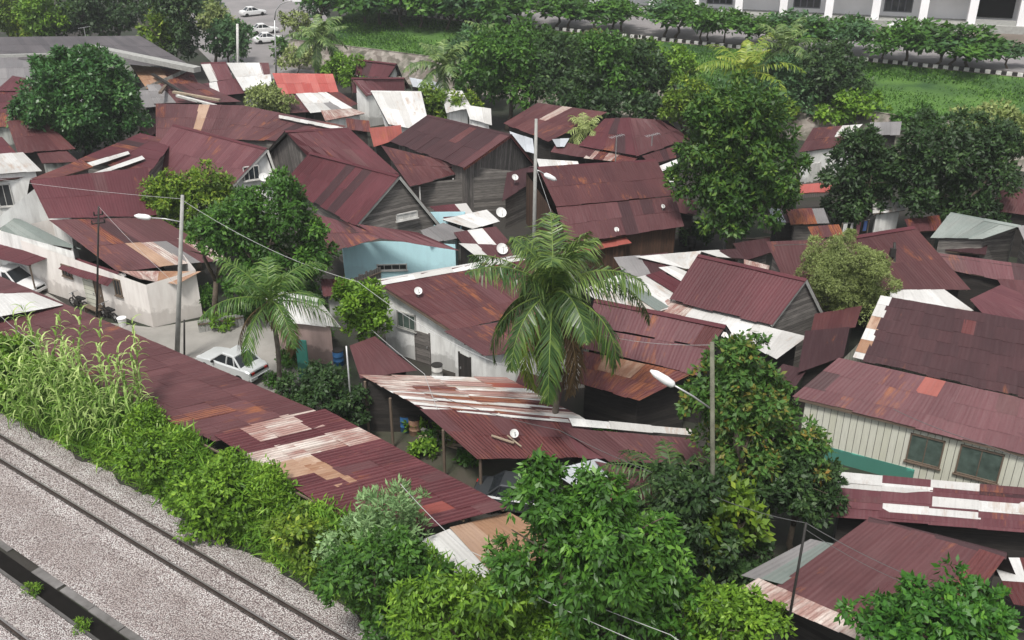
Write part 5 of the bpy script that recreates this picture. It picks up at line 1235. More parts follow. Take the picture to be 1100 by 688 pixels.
for i in range(ncol - 1):
    s_ = -6 + i * 5.6
    if i in (1, 2, 4, 6): 
        f = MB(); f.box(bp(s_ + 1.6, 2.94, ZL + 1.4), BD * 3.4, BN * .05, Z3 * 2.6); fo = f.build('window', M['bgrey'], bt_)
        p_ = MB()
        for k in range(4): p_.box(bp(s_ + 1.75 + k * .82, 2.90, ZL + 1.55), BD * .66, BN * .05, Z3 * 2.3)
        p_.build('pane', M['glass'], fo)
    if i >= 8:
        f = MB(); f.box(bp(s_ + 1.0, 2.5, ZL + 1.3), BD * 4.5, BN * .48, Z3 * 3.1); f.build('dark_bay', M['dark'], bt_)  # solid dark panel painting the shade of an open bay
        f = MB(); f.box(bp(s_ + .96, -.3, ZL + .88), BD * 4.62, BN * .2, Z3 * .55); f.build('parapet', M['postgrey'], bt_)
# roof beside: far left block behind the trees
# ------------------------------------------------------------------ trees
TR = tree
BUMPY[:] = [.6, .84]
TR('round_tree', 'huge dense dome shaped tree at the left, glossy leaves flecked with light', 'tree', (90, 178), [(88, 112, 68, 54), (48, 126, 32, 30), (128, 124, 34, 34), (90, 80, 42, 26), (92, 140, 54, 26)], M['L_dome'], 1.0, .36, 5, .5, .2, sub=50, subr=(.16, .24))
BUMPY[:] = [.88, 1.06]
TR('leafy_tree', 'yellow green leafy tree above the cream house roof, left of the bushy dark one', 'tree', (215, 290), [(190, 208, 32, 22), (222, 208, 28, 24), (205, 228, 42, 26), (178, 222, 20, 16)], M['L_yel'], .8, .26)
TR('leafy_tree', 'dense green tree between the cream house and the pale blue house', 'tree', (300, 345), [(300, 232, 38, 34), (262, 252, 36, 34), (332, 268, 26, 36), (300, 292, 46, 34), (270, 300, 34, 22), (325, 315, 26, 20)], M['L_mid'], .8, .26)
TR('leafy_tree', 'shrubby tree with pale flecks directly right of the concrete lamp pole', 'tree', (232, 345), [(238, 255, 30, 22), (225, 248, 20, 16)], M['L_mid'], .8, .24)
TR('bright_shrub', 'bright yellow green upright shrub between the kiosk and the whitewashed house', 'shrub', (388, 400), [(388, 330, 26, 30), (398, 350, 24, 22), (372, 318, 12, 16)], M['L_bright'], .9, .24, droop=-.1, shrub=True)
TR('hedge_shrub', 'dark tangled shrub in front of the kiosk, left of the open shed', 'shrub', (345, 465), [(350, 418, 34, 24), (320, 432, 26, 18), (378, 440, 22, 20)], M['L_dark'], .9, .22, shrub=True)
TR('round_tree', 'big round yellow tipped tree right of centre behind the maroon roofs', 'tree', (786, 285), [(795, 140, 52, 44), (760, 190, 38, 50), (822, 190, 40, 52), (790, 225, 50, 36), (770, 130, 36, 26)], M['L_yel'], .85, .36, 5, .45, sub=30, subr=(.20, .32))
for c in COL.objects:
    if c.name.startswith('crown') and c.parent and c.parent['label'].startswith('big round yellow'): c.data.materials[0] = leafmat('yellow_tipped_leaves', (.011, .035, .009), (.04, .10, .018), (.18, .27, .04), .3)
TR('dark_tree', 'narrow very dark tree right of the small red roofed house', 'tree', (925, 255), [(925, 180, 34, 38), (912, 215, 28, 32), (945, 205, 20, 40)], M['L_dark'], .9, .32)
TR('dark_tree', 'widest dark tree at the right, crown spreading toward the mossy roof', 'tree', (1010, 268), [(1000, 165, 42, 36), (1045, 185, 48, 42), (985, 205, 34, 34), (1030, 225, 46, 24), (1075, 165, 24, 24)], M['L_dark'], .85, .32)
TR('leafy_tree', 'light green tree crown behind the widest dark tree at the right edge', 'tree', (1085, 240), [(1062, 140, 34, 22), (1092, 150, 24, 22)], M['L_olive'], .8, .34)
TR('olive_shrub', 'fine leaved olive coloured rounded shrub between the maroon roofs', 'shrub', (905, 370), [(905, 288, 38, 32), (884, 304, 28, 24), (928, 305, 28, 30), (908, 322, 38, 24)], M['L_olive'], 1.0, .15, 6, .3, .1, shrub=True)
TR('fruiting_tree', 'tall dark tree with orange flecked leaves right of the mossy lamp pole', 'tree', (815, 590), [(792, 395, 34, 28), (770, 430, 34, 32), (815, 440, 42, 40), (790, 480, 44, 36), (850, 490, 36, 36)], M['L_red'], .9, .24)
TR('dark_tree', 'dark leafy tree before the pale plank house, teal skirting behind it', 'tree', (850, 600), [(850, 510, 40, 38), (820, 530, 40, 34), (875, 540, 26, 30)], M['L_dark'], .9, .24)
TR('yellow_shrub', 'yellow leaved shrub with large leaves right of the leafy mango tree', 'shrub', (790, 640), [(785, 545, 26, 24), (800, 570, 22, 24), (770, 580, 20, 26)], M['L_yel'], .7, .34, 4, .55, shrub=True)
TR('dark_tree', 'shadowed bushy tree filling the gap behind the yellow leaved shrub', 'tree', (760, 640), [(740, 530, 40, 30), (720, 560, 36, 30), (755, 590, 44, 36), (800, 620, 40, 30)], M['L_dark'], .8, .26)
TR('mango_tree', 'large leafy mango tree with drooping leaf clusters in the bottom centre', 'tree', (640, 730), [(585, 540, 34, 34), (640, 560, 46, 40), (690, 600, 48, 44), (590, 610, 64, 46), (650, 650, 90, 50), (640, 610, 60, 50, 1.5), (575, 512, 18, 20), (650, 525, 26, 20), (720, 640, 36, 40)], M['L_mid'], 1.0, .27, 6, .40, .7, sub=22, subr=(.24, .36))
for c in COL.objects:
    if c.name.startswith('crown') and c.parent and c.parent['label'].startswith('large leafy mango'): c.data.materials[0] = leafmat('mango_leaves', (.013, .042, .009), (.045, .125, .018), (.17, .34, .055), .3, .4)
TR('leafy_tree', 'leafy tree filling the bottom edge left of the mango tree', 'tree', (520, 735), [(540, 640, 50, 30), (480, 660, 50, 32), (440, 655, 30, 24), (510, 685, 60, 26)], M['L_bright'], .8, .26, 6, .35, .5)
TR('pale_shrub', 'rounded shrub with pale silvery upright leaflets beside the railway bank', 'shrub', (420, 640), [(418, 550, 38, 26), (400, 572, 24, 20), (436, 574, 24, 20)], M['L_pale'], .9, .26, 8, .26, -.35, sub=26, subr=(.2, .3), shrub=True, spread=.6)
TR('leafy_tree', 'dark leafy mass right beneath the pale silvery shrub', 'tree', (420, 690), [(415, 600, 34, 26), (380, 620, 34, 26), (450, 618, 30, 24)], M['L_mid'], .9, .24)
TR('bright_shrub', 'light green shrub at the bottom edge between mango tree and nearest roof', 'shrub', (780, 745), [(780, 665, 46, 26), (820, 668, 26, 18), (760, 690, 46, 24), (775, 648, 24, 18)], M['L_bright'], .9, .22, shrub=True)
TR('leafy_tree', 'leafy tree at the bottom right over the nearest roof eave', 'tree', (1010, 790), [(1010, 650, 44, 32), (960, 672, 44, 24), (1050, 668, 40, 26), (1000, 690, 80, 24)], M['L_bright'], .9, .24)
for c in COL.objects:
    if c.name.startswith('crown') and c.parent and 'bottom right over' in c.parent['label']: c.data.materials[0] = leafmat('deep_green_leaves', (.014, .05, .012), (.04, .13, .02), (.15, .32, .04), .3, .45)
TR('bright_shrub', 'low green plant growing through a gap left of the tall timber house', 'shrub', (275, 175), [(272, 147, 18, 8)], M['L_bright'], .9, .26, shrub=True)
TR('bright_shrub', 'small light green bush at the foot of the brown plank wall', 'shrub', (685, 285), [(682, 270, 12, 8)], M['L_bright'], .9, .24, shrub=True)
TR('leafy_tree', 'brownish green low tree between the white roof and the bright red roof', 'tree', (290, 150), [(285, 108, 24, 14), (300, 116, 18, 12)], M['L_olive'], .8, .30)
TR('leafy_tree', 'green tree right of the bright red roof in front of the far palm', 'tree', (378, 108), [(375, 76, 26, 14), (392, 84, 14, 12), (360, 80, 12, 12)], M['L_bright'], .8, .36)
TR('leafy_tree', 'bush with light leaves in front of the white roof, below the middle palm', 'tree', (480, 150), [(462, 108, 16, 12), (485, 114, 26, 14), (472, 124, 22, 10)], M['L_yel'], .8, .34)
TR('leafy_tree', 'yellowish bush pressed against the left of the big round tree', 'tree', (738, 175), [(738, 108, 24, 20), (725, 120, 18, 14)], M['L_yel'], .8, .34)
# dark belt of trees behind the village
BELT = [('hazy leafy tree at the far left of the middle belt, close to the grass slope', (505, 118), [(508, 62, 24, 24), (520, 84, 22, 18)], 'L_blue'),
        ('tree with domed top touching the kerb line, behind the left of the belt', (580, 105), [(575, 48, 30, 16), (600, 60, 28, 16)], 'L_mid'),
        ('brown flecked tree behind the belt just right of its middle', (650, 105), [(635, 50, 26, 14), (665, 62, 26, 14)], 'L_red'),
        ('light topped tree of the back of the belt near the yellowing palm', (700, 112), [(700, 62, 26, 14), (730, 78, 22, 14)], 'L_bright'),
        ('shadowy low trees under the two palms by the embankment foot', (790, 150), [(775, 108, 26, 16), (815, 104, 26, 16), (745, 112, 20, 16)], 'L_blue'),
        ('dark low tree filling the belt between striped and hipped roofs', (660, 160), [(655, 116, 26, 14), (700, 118, 24, 14), (600, 108, 28, 14)], 'L_dark'),
        ('tall dark tree at the left of the middle belt, palm beside it', (545, 140), [(545, 62, 40, 32), (530, 88, 34, 26), (570, 90, 34, 24)], 'L_mid'),
        ('dark tree of the middle belt just above the diagonal striped roof', (610, 145), [(600, 75, 32, 28), (625, 95, 34, 24)], 'L_dark'),
        ('tree of the middle belt with brownish top, second dark one from the left', (655, 145), [(650, 62, 28, 22), (665, 90, 30, 30), (640, 100, 28, 20)], 'L_mid'),
        ('darkest tree of the middle belt above the hipped roof', (690, 148), [(688, 76, 26, 24), (690, 100, 30, 22)], 'L_dark'),
        ('lighter green tree of the middle belt left of the yellowing palm', (718, 140), [(722, 72, 24, 16), (705, 82, 22, 18)], 'L_bright'),
        ('very dark round tree right of the two palms near the embankment', (895, 140), [(890, 78, 34, 24), (905, 90, 28, 22), (875, 92, 24, 22)], 'L_dark'),
        ('bluish green tree left below the very dark round tree', (850, 140), [(850, 98, 26, 24), (838, 80, 18, 18), (865, 118, 26, 16)], 'L_blue'),
        ('light green bush below the very dark round tree', (920, 150), [(918, 115, 30, 14), (900, 126, 24, 10)], 'L_bright'),
        ('mid green bush left of the widest dark tree by the embankment foot', (985, 160), [(985, 128, 24, 14), (1000, 134, 20, 10)], 'L_mid'),
        ('yellow green treetop above the big round tree, right', (838, 150), [(830, 118, 22, 18)], 'L_yel'),
        ('leafy treetop just over the top of the big round tree', (770, 160), [(765, 110, 30, 16)], 'L_mid')]
for l_, b_, cr, mt in BELT: TR('belt_tree', l_, 'tree', b_, cr, M[mt], .75, .42, 5, .5, group='belt of trees behind the village')
LEFT = [('yellow green tree in the top left corner', (10, 62), [(12, 12, 26, 22), (20, 30, 20, 16)], 'L_yel'),
        ('bright green tree above the warehouse, second from the left corner', (48, 66), [(48, 15, 26, 20), (55, 30, 26, 14)], 'L_bright'),
        ('dark tree behind the warehouse roof, left of the aerial', (90, 60), [(92, 12, 26, 26), (80, 24, 20, 16)], 'L_dark'),
        ('wide dark tree behind the warehouse roof, right of the aerial', (130, 62), [(130, 12, 30, 26), (118, 28, 24, 14)], 'L_dark'),
        ('dark blue green tall tree at the right end of the warehouse', (190, 85), [(190, 18, 26, 34), (200, 48, 18, 20), (178, 8, 22, 18)], 'L_dark'),
        ('lighter olive tree in front of the dark tall one by the warehouse end', (178, 85), [(178, 30, 24, 18), (180, 48, 16, 14)], 'L_yel'),
        ('pale dusty green tree left of the white pole', (232, 70), [(228, 22, 22, 14), (240, 32, 18, 14)], 'L_olive'),
        ('blue green banana like clump beside the white pole', (246, 78), [(240, 48, 22, 18), (256, 42, 16, 20)], 'L_blue'),
        ('hazy bush on the left kerb of the parking area, beyond the olive tree', (222, 26), [(222, 6, 22, 12)], 'L_blue'),
        ('brownish scrub along the right kerb of the parking area', (318, 40), [(316, 26, 16, 9), (330, 34, 14, 7)], 'L_olive'),
        ('dark scrub at the foot of the distant curved street lamp', (308, 66), [(306, 54, 12, 9)], 'L_mid'),
        ('tall hazy tree right of the curved street lamp head', (345, 34), [(342, 8, 22, 14)], 'L_blue'),
        ('scrubby brownish bush right of the distant lamp', (320, 80), [(318, 62, 22, 10)], 'L_olive')]
for l_, b_, cr, mt in LEFT: TR('far_tree', l_, 'tree', b_, cr, M[mt], .75, .48, 5, .5, group='trees at the far left')
# roadside trees on the upper road (own plateau level)
x = 345; i = 0; RT = []
while x < 1110: RT.append(x); x += (23 if x < 860 else 26) + R.uniform(-6, 6)
kinds = []
for j in range(6):
    base_x = 900; c0 = P(base_x, 66, ZL); s0 = ppm(c0)
    cr = [(base_x + R.uniform(-4, 4), 38 + R.uniform(-3, 3), 20 + R.uniform(-3, 5), 9 + R.uniform(-1, 2)), (base_x - 12 + R.uniform(-4, 4), 44, 12, 7), (base_x + 12, 42 + R.uniform(-3, 3), 13, 8)]
    kinds.append(TR('roadside_tree', '', 'tree', (base_x, 66), cr, M[('L_mid', 'L_blue', 'L_mid')[j % 3]], .55, .42, 4, .5, r0=.10, z0=ZL, group='row of trees along the upper road'))
org = P(900, 66, ZL)
for i, x in enumerate(RT):
    yk = 27 + (x - 540) * .1
    p = P(x, yk - 3, ZL); src = kinds[i % 6]
    o_ = src if i < 6 else copy_tree(src)
    o_.location = p; o_.rotation_euler = (0, 0, R.uniform(0, 6)); k = R.uniform(.9, 1.7); o_.location += Vector((R.uniform(-1.5, 1.5), R.uniform(-1, 2), 0)); o_.scale = (k * 1.15, k * 1.15, R.uniform(.75, 1.2))
    tag(o_, 'flat crowned roadside tree, %s from the left in the row above the embankment' % (ORD[i] if i < 20 else ['twenty-first', 'twenty-second', 'twenty-third', 'twenty-fourth', 'twenty-fifth', 'twenty-sixth', 'twenty-seventh', 'twenty-eighth', 'twenty-ninth', 'thirtieth', 'thirty-first', 'thirty-second', 'thirty-third', 'thirty-fourth', 'thirty-fifth', 'thirty-sixth', 'thirty-seventh', 'thirty-eighth', 'thirty-ninth', 'fortieth', 'forty-first', 'forty-second'][i - 20]), 'tree', 'row of trees along the upper road')
# second row farther back hides the top of the frame left of the building
n2 = 0
for x in range(345, 560, 22):
    p = P(x + R.uniform(-5, 5), 24 + (x - 345) * .085, 3.6); o_ = copy_tree(kinds[n2 % 6]); o_.location = p; o_.rotation_euler = (0, 0, R.uniform(0, 6)); k = R.uniform(1.3, 1.7); o_.scale = (k * 1.3, k * 1.3, k)
    tag(o_, 'dark spreading tree at the crest of the far grass slope, %s from the left' % ORD[n2], 'tree', 'trees at the crest of the grass slope'); n2 += 1
n2 = 0
for x in range(330, 760, 24):
    p = P(x + R.uniform(-5, 5), 2 + (x - 330) * .012, ZL); o_ = copy_tree(kinds[n2 % 6]); o_.location = p + Vector((0, R.uniform(-2, 6), 0)); o_.rotation_euler = (0, 0, R.uniform(0, 6)); o_.scale = (1.5, 1.5, 1.7)
    tag(o_, 'larger tree at the top edge beyond the road, %s from the left' % ORD[n2], 'tree', 'back row of trees beyond the upper road'); n2 += 1
for c in range(8):
    p = P(215 + c * 30, -14, 0); o_ = copy_tree(kinds[c % 6]); o_.location = p; o_.rotation_euler = (0, 0, c); o_.scale = (2, 2, 2.0)
    if c < 4: o_.location.y += 60
    tag(o_, 'hazy tree beyond the parking area at the top edge, %s from the left' % ORD[c], 'tree', 'hazy trees beyond the parking area')

# palms
palm('coconut_palm', 'big coconut palm in the middle of the picture with hanging brown skirt', (590, 500), (594, 316), n=26, L=5.4, droop=(1.0, 2.5), mat='L_coco', r0=.17, ll=1.25, nuts=8, dead=4, dens=80, elr=(-1.1, 1.5), lw=.075, hang=1.3)
palm('coconut_palm', 'young coconut palm beside the kiosk with yellowing lower fronds', (300, 430), (290, 324), n=16, L=3.9, droop=(.9, 2.2), r0=.14, ll=.95, dead=3, dens=60, elr=(-.5, 1.4), lw=.06, hang=.9)
palm('coconut_palm', 'blue green palm standing right of the distant street lamp', (342, 92), (342, 42), n=18, L=4.4, mat='L_palmf', parts=False, ll=1.15, lw=.2, dens=30, r0=.16)
palm('coconut_palm', 'palm with feathery crown left of the dark belt trees', (478, 130), (476, 72), n=18, L=4.8, mat='L_palmf', parts=False, ll=1.15, lw=.2, dens=30)
palm('coconut_palm', 'pale green palm behind the first belt tree, beside the grass slope', (528, 100), (528, 44), n=16, L=4.2, mat='L_palmf', parts=False, ll=1.15, lw=.2, dens=30)
palm('coconut_palm', 'yellow hearted palm in front of the embankment, right of the belt', (800, 140), (800, 80), n=18, L=6.0, mat='L_palmy', parts=False, ll=1.15, lw=.18, dens=30)
palm('coconut_palm', 'taller grey green palm next to the yellow hearted one', (842, 122), (842, 52), n=17, L=5.6, mat='L_palmf', parts=False, ll=1.15, lw=.18, dens=30)
palm('fan_palm', 'small dull palm growing between the striped roof and the hipped roof', (630, 185), (628, 140), n=18, L=2.4, mat='L_olive', parts=False, ll=.8, lw=.1, dens=18, r0=.12)
palm('sago_palm', 'low dark feathery palm at the foot of the mossy lamp pole', (720, 600), (722, 518), n=14, L=3.2, mat='L_dark', parts=False, ll=.7, lw=.09, dens=28, elr=(-.1, .9), r0=.12)
palm('banana_plant', 'dwarf palm clump at the far right of the open yard behind the hedge', (505, 250), (505, 243), n=8, L=1.2, mat='L_palm', parts=False, ll=.4, lw=.1, dens=12, r0=.06)

# ------------------------------------------------------------------ railway bank: undergrowth, shrubs and reeds
def cover(name, s0, s1, n0, n1, hfun, n, mat, L, seed, label=None, kind='stuff', per=4, wr=.4, droop=.2):
    rs = np.random.RandomState(seed); s = rs.uniform(s0, s1, n); q = rs.uniform(0, 1, n) ** .85
    nn_ = n0 + (n1 - n0) * q
    h_ = hfun(s, q) * rs.uniform(.55, 1.05, n)
    p = np.array([tuple(RA + RD * float(a) + RN * float(b)) for a, b in zip(s, nn_)]); p[:, 2] = h_
    d = nrm(rs.randn(n, 3) * .5 + np.array([0, 0, 1.0])); cl = np.repeat(rs.uniform(0, 1, n), per); lump = .5 + .5 * np.sin(s * 2.1 + np.sin(nn_ * 3) * 2) ; lump = np.repeat(lump, per)
    P_ = np.repeat(p, per, 0); D_ = np.repeat(d, per, 0); m = len(P_)
    ax = D_ * .6 + rs.randn(m, 3) * .6; ax[:, 2] -= droop; LL = L * rs.uniform(.6, 1.4, m)
    Q = leaves(P_ + rs.randn(m, 3) * L * .4, ax, D_ + rs.randn(m, 3) * .4 + np.array([0, 0, .5]), LL, LL * wr)
    Q[:, :, 2] = np.maximum(Q[:, :, 2], .03)
    rn = .2 + .3 * cl + .25 * lump + rs.uniform(-.15, .15, m)
    o = np_quads(name, Q, rn, mat); tag(o, label, 'undergrowth', None, kind); return o
ns_edge = -1.55
def hf(s, q): return .25 + (2.45 + .4 * np.sin(s * .9) + .3 * np.sin(s * 2.3 + 1)) * np.clip(q * 2.2, 0, 1)
cover('undergrowth', -14, 36, -1.7, -3.3, hf, 34000, M['L_bright'], .20, 5, 'tangled bright green undergrowth covering the railway bank')
cover('grass', -14, 36, -1.35, -2.6, lambda s, q: .05 + .3 * q + 0 * s, 9000, M['L_bright'], .12, 6, 'short scrubby grass at the edge of the railway gravel', wr=.25)
# soil under the bank
mb = MB(); 
for i in range(60):
    a = -30 + i * 1.2; b = a + 1.2
    mb.face([rp(a, -1.5, .01), rp(b, -1.5, .01), rp(b, -2.6, .3), rp(a, -2.6, .3)]); mb.face([rp(a, -2.6, .3), rp(b, -2.6, .3), rp(b, -7.0, .35), rp(a, -7.0, .35)])
M['soil'] = mat_pave('dark_soil', (.05, .055, .03), (.03, .04, .02)); tag(mb.build('railway_bank', M['soil']), kind='structure')
TR('bank_shrub', 'rounded bright shrub at the middle of the railway bank, tallest of the low ones', 'shrub', (250, 572), [(235, 535, 40, 32), (265, 560, 38, 30), (215, 555, 30, 26)], M['L_bright'], .9, .24, group='shrubs on the railway bank', shrub=True)
TR('bank_shrub', 'green shrub below the reeds at the left of the railway bank', 'shrub', (170, 525), [(165, 495, 34, 26), (190, 520, 34, 26)], M['L_bright'], .9, .22, group='shrubs on the railway bank', shrub=True)
TR('bank_shrub', 'leafy shrub at the left edge beneath the reeds', 'shrub', (20, 436), [(12, 400, 34, 26), (30, 425, 36, 26), (5, 380, 20, 16)], M['L_bright'], .9, .22, group='shrubs on the railway bank', shrub=True)
TR('bank_shrub', 'shrub between the rounded bright one and the pale silvery shrub', 'shrub', (340, 618), [(320, 580, 36, 26), (345, 598, 30, 24)], M['L_yel'], .9, .22, group='shrubs on the railway bank', shrub=True)
TR('bank_shrub', 'small silvery leaved shrub low beside the pale silvery shrub', 'shrub', (362, 632), [(357, 590, 18, 16), (368, 606, 14, 12)], M['L_pale'], .9, .2, group='shrubs on the railway bank', shrub=True)
TR('bank_shrub', 'shrub at the bottom edge where the bank meets the gravel', 'shrub', (440, 700), [(420, 665, 40, 24), (460, 680, 36, 22)], M['L_mid'], .9, .22, group='shrubs on the railway bank', shrub=True)
def reed(label, px, py, hpx, wpx, n, seed):
    rs = np.random.RandomState(seed); b = P(px, py, .2); s = ppm(b); t = thing('giant_reed', label, 'reed clump', b, 'tall reeds on the railway bank')
    H = hpx / s / .9; Q = []; rn = []; stem = MB()
    for k in range(n):
        o = b + Vector((rs.uniform(-1, 1) * wpx / s / 2, rs.uniform(-.5, .5), 0)); hh = H * rs.uniform(.45, 1.08); ln = Vector((rs.uniform(-.25, .25), rs.uniform(-.2, .2), 1)).normalized()
        tp_ = o + ln * hh; stem.tube([o, o.lerp(tp_, .5) + Vector((.02, 0, .0)), tp_], [.022, .018, .008], 5)
        m = int(hh / .30)
        for j in range(m):
            f = .18 + .82 * j / m; p0 = np.array(o.lerp(tp_, f)); az = j * 2.7 + rs.uniform(-.5, .5) + k; L_ = rs.uniform(.9, 1.5) * (1 - .35 * f)
            dh = np.array([math.cos(az), math.sin(az), 0]); sd = np.array([-math.sin(az), math.cos(az), 0]) * .065; el = 1.2; p_ = p0; r_ = rs.uniform(.3, .8) + .2 * f
            for q in range(4):
                d_ = dh * math.cos(el) + np.array([0, 0, math.sin(el)]); e_ = p_ + d_ * L_ / 4; w0 = 1 - q * .22; w1 = 1 - (q + 1) * .24
                Q.append([p_ - sd * w0, p_ + sd * w0, e_ + sd * w1, e_ - sd * w1]); rn.append(r_); p_ = e_; el -= .66
    np_quads('leaves', np.array(Q), np.array(rn), M['L_reed'], t); stem.build('stems', M['L_reed'], t); return t
for i, (x, y, hp, wp, n_, l_) in enumerate(((60, 465, 125, 50, 22, 'tallest reed clump at the left, tips above the carport roof'), (95, 480, 128, 40, 18, 'reed clump second from the left, standing over the carport roof'),
        (140, 492, 132, 42, 20, 'arching pale reed clump in front of the long maroon roof'), (25, 455, 75, 36, 12, 'short reed clump near the left edge'), (185, 510, 60, 30, 8, 'small reed clump right of the arching pale ones'), (120, 478, 80, 40, 14, 'dense reeds between the two tallest clumps'))):
    reed(l_, x, y, hp, wp, n_, 40 + i)
mb = MB(); p = P(133, 492, .5); t = thing('litter', 'scrap of white litter lying at the foot of the reeds', 'litter', p); mb.cbox(p, .5, .25, .08, .4); mb.build('scrap', M['lampwhite'], t)
# ------------------------------------------------------------------ haze over the far end of the valley
mb = MB(); mb.box((-420, -60, -1.5), (840, 0, 0), (0, 560, 0), (0, 0, 32.5)); hz = mb.build('haze', newmat('haze_air')[0])
hm = hz.data.materials[0]; ht = hm.node_tree; ht.nodes.clear(); ho = ht.nodes.new('ShaderNodeOutputMaterial'); pv = ht.nodes.new('ShaderNodeVolumePrincipled')
pv.inputs['Color'].default_value = (.9, .93, .96, 1); pv.inputs['Density'].default_value = .0004; pv.inputs['Anisotropy'].default_value = .2
ht.links.new(pv.outputs[0], ho.inputs['Volume']); tag(hz, kind='stuff')
# ------------------------------------------------------------------ grass growing on the far slope
def slope_grass(n, seed):
    rs = np.random.RandomState(seed); s = rs.uniform(SL, 75, n); q = rs.uniform(0, 1, n)
    bot = NW0 - np.clip((s + 10) / 60, 0, 1); nn_ = -.5 + (bot + .5) * q
    z = np.interp(nn_, [-13.5, -8.0, -2.0, -.3], [ZW, (ZL + ZW) / 2 - .1, ZL - .5, ZL - .02])
    patch = np.sin(s * .31 + np.sin(nn_ * .8) * 1.5) + np.sin(s * .13 + 1.7) * np.cos(nn_ * .5); keep = rs.uniform(-1.6, 1.6, n) < patch
    s, nn_, z = s[keep], nn_[keep], z[keep]; m = len(s)
    p = np.array([K0.x, K0.y, 0]) + np.outer(s, np.array(KD)) + np.outer(nn_, np.array(KN)); p[:, 2] = z
    ax = rs.randn(m, 3) * .7 + np.array([0, 0, .9]); L_ = rs.uniform(.12, .34, m)
    Q = leaves(p, ax, rs.randn(m, 3), L_, L_ * .5)
    tag(np_quads('grass', Q, rs.uniform(.1, .8, m), M['L_mid']), 'rough tufted grass over the far embankment', 'grass', None, 'stuff')
slope_grass(90000, 77)
# ------------------------------------------------------------------ clutter in the yards and between the houses
def px3(x, y, z=0.0): return P(x, y, z)
def drum(label, x, y, mat, r=.3, hgt=.9, z=0.0):
    p = P(x, y, z); t = thing('water_drum', label, 'drum', p, 'drums in the yards')
    mb = MB(); mb.tube([p + Z3 * k * hgt for k in (0, .02, .32, .34, .36, .64, .66, .68, .98, 1)], [r * q for q in (.96, 1, 1, 1.05, 1, 1, 1.05, 1, 1, .96)], 16); mb.build('barrel', M[mat], t, smooth=True)
    mb = MB(); mb.tube([p + Z3 * hgt, p + Z3 * (hgt + .03)], [r * 1.04, r * 1.04], 16); mb.build('lid', M['iron'], t)
M['bluepl'] = plain('blue_plastic', (.04, .14, .32), .5, .3, 4); M['tarp'] = plain('blue_tarpaulin', (.10, .22, .36), .6, .3, 2)
drum('blue drum at the left corner of the open yard', 436, 462, 'bluepl'); drum('rusty drum beside the blue one in the open yard', 446, 466, 'orange')
drum('blue drum behind the kiosk near the bright shrub', 364, 392, 'bluepl'); drum('white drum by the whitewashed house wall', 470, 408, 'whitewood')
drum('black drum in the shade near the big round tree', 742, 268, 'iron'); drum('blue drum among the clutter under the dark trees', 868, 256, 'bluepl')
def pile(label, x, y, n, L_, seed, mats=('wood_l', 'timber', 'greypl', 'conc'), z=0.0, sp=.8):
    p = P(x, y, z); t = thing('timber_pile', label, 'pile of planks', p, 'heaps of loose planks'); rs = random.Random(seed)
    for k in range(n):
        a = rs.uniform(-.5, .5) + seed; c = p + Vector((rs.uniform(-sp, sp), rs.uniform(-sp, sp) * .6, .06 + k * .05)); d = Vector((math.cos(a), math.sin(a), rs.uniform(-.05, .15))) * L_ * rs.uniform(.5, 1)
        mb = MB(); mb.beam(c - d / 2, c + d / 2, rs.uniform(.1, .25), .04); mb.build('plank', M[rs.choice(mats)], t)
pile('heap of grey planks and rubble in the middle of the open yard', 478, 478, 12, 1.8, 3); pile('small heap of planks at the back of the open yard', 500, 462, 8, 1.2, 4)
pile('pale boards stacked under the dark trees near the white shed', 900, 262, 10, 2.2, 5, ('whitewood', 'wood_l')); pile('boards leaning by the trunk of the big round tree', 815, 262, 10, 2.0, 6, ('whitewood', 'postgrey', 'timber'))
pile('stack of boards on the ground left of the blue house', 352, 318, 7, 1.5, 7); pile('planks beside the brown plank wall', 700, 292, 7, 1.6, 8)
def fence(label, pts, hgt=1.5, mat='greypl', cat='fence'):
    a0 = P(*pts[0]); t = thing('board_fence', label, cat, a0)
    for q, r_ in zip(pts, pts[1:]):
        a, b = P(*q), P(*r_); d = b - a; L_ = d.length; d.normalize(); n_ = Vector((-d.y, d.x, 0)); mb = MB(); k = 0.0
        while k < L_ - .1:
            hh = hgt * R.uniform(.85, 1.05); mb.box(a + d * k, d * .17, n_ * .025, Z3 * hh, R.random()); k += .19
        mb.build('boards', M[mat], t); mb = MB(); mb.beam(a + Z3 * hgt * .7 - n_ * .03, b + Z3 * hgt * .7 - n_ * .03, .04, .08); mb.build('rail', M['timber'], t)
fence('grey board fence closing the back of the open yard', [(430, 440), (470, 446)]); fence('board fence between the blue house and the whitewashed house', [(372, 322), (410, 306)], 1.3)
fence('board fence in the shade right of the big round tree', [(820, 250), (880, 262)], 1.4); fence('weathered fence below the small red roofed house', [(850, 214), (905, 210)], 1.4)
fence('low fence along the concrete lane right of the lamp pole', [(214, 358), (262, 350)], .8, 'postgrey')
fence('grey fence between the far white roofs and the belt trees', [(500, 148), (545, 158)], 1.3)
def washing(label, a, b, cols, seed):
    p, q = P(*a), P(*b); t = thing('washing_line', label, 'washing line', p); rs = random.Random(seed)
    for e in (p, q): mb = MB(); mb.tube([Vector((e.x, e.y, 0)), e], .04, 6); mb.build('post', M['timber'], t)
    mb = MB(); mb.tube([p, p.lerp(q, .5) - Z3 * .12, q], .012, 4); mb.build('line', M['wirepale'], t); d = (q - p)
    for i, c in enumerate(cols):
        f = (i + .5) / len(cols); c0 = p.lerp(q, f) - Z3 * .1; w_ = d.normalized() * rs.uniform(.2, .32); hh = rs.uniform(.6, 1.0); sd = Vector((-d.y, d.x, 0)).normalized() * .02; mb = MB()
        mb.box(c0 - w_ / 2 - Z3 * hh - sd, w_, sd * 2, Z3 * hh); mb.build('shirt', c, t)
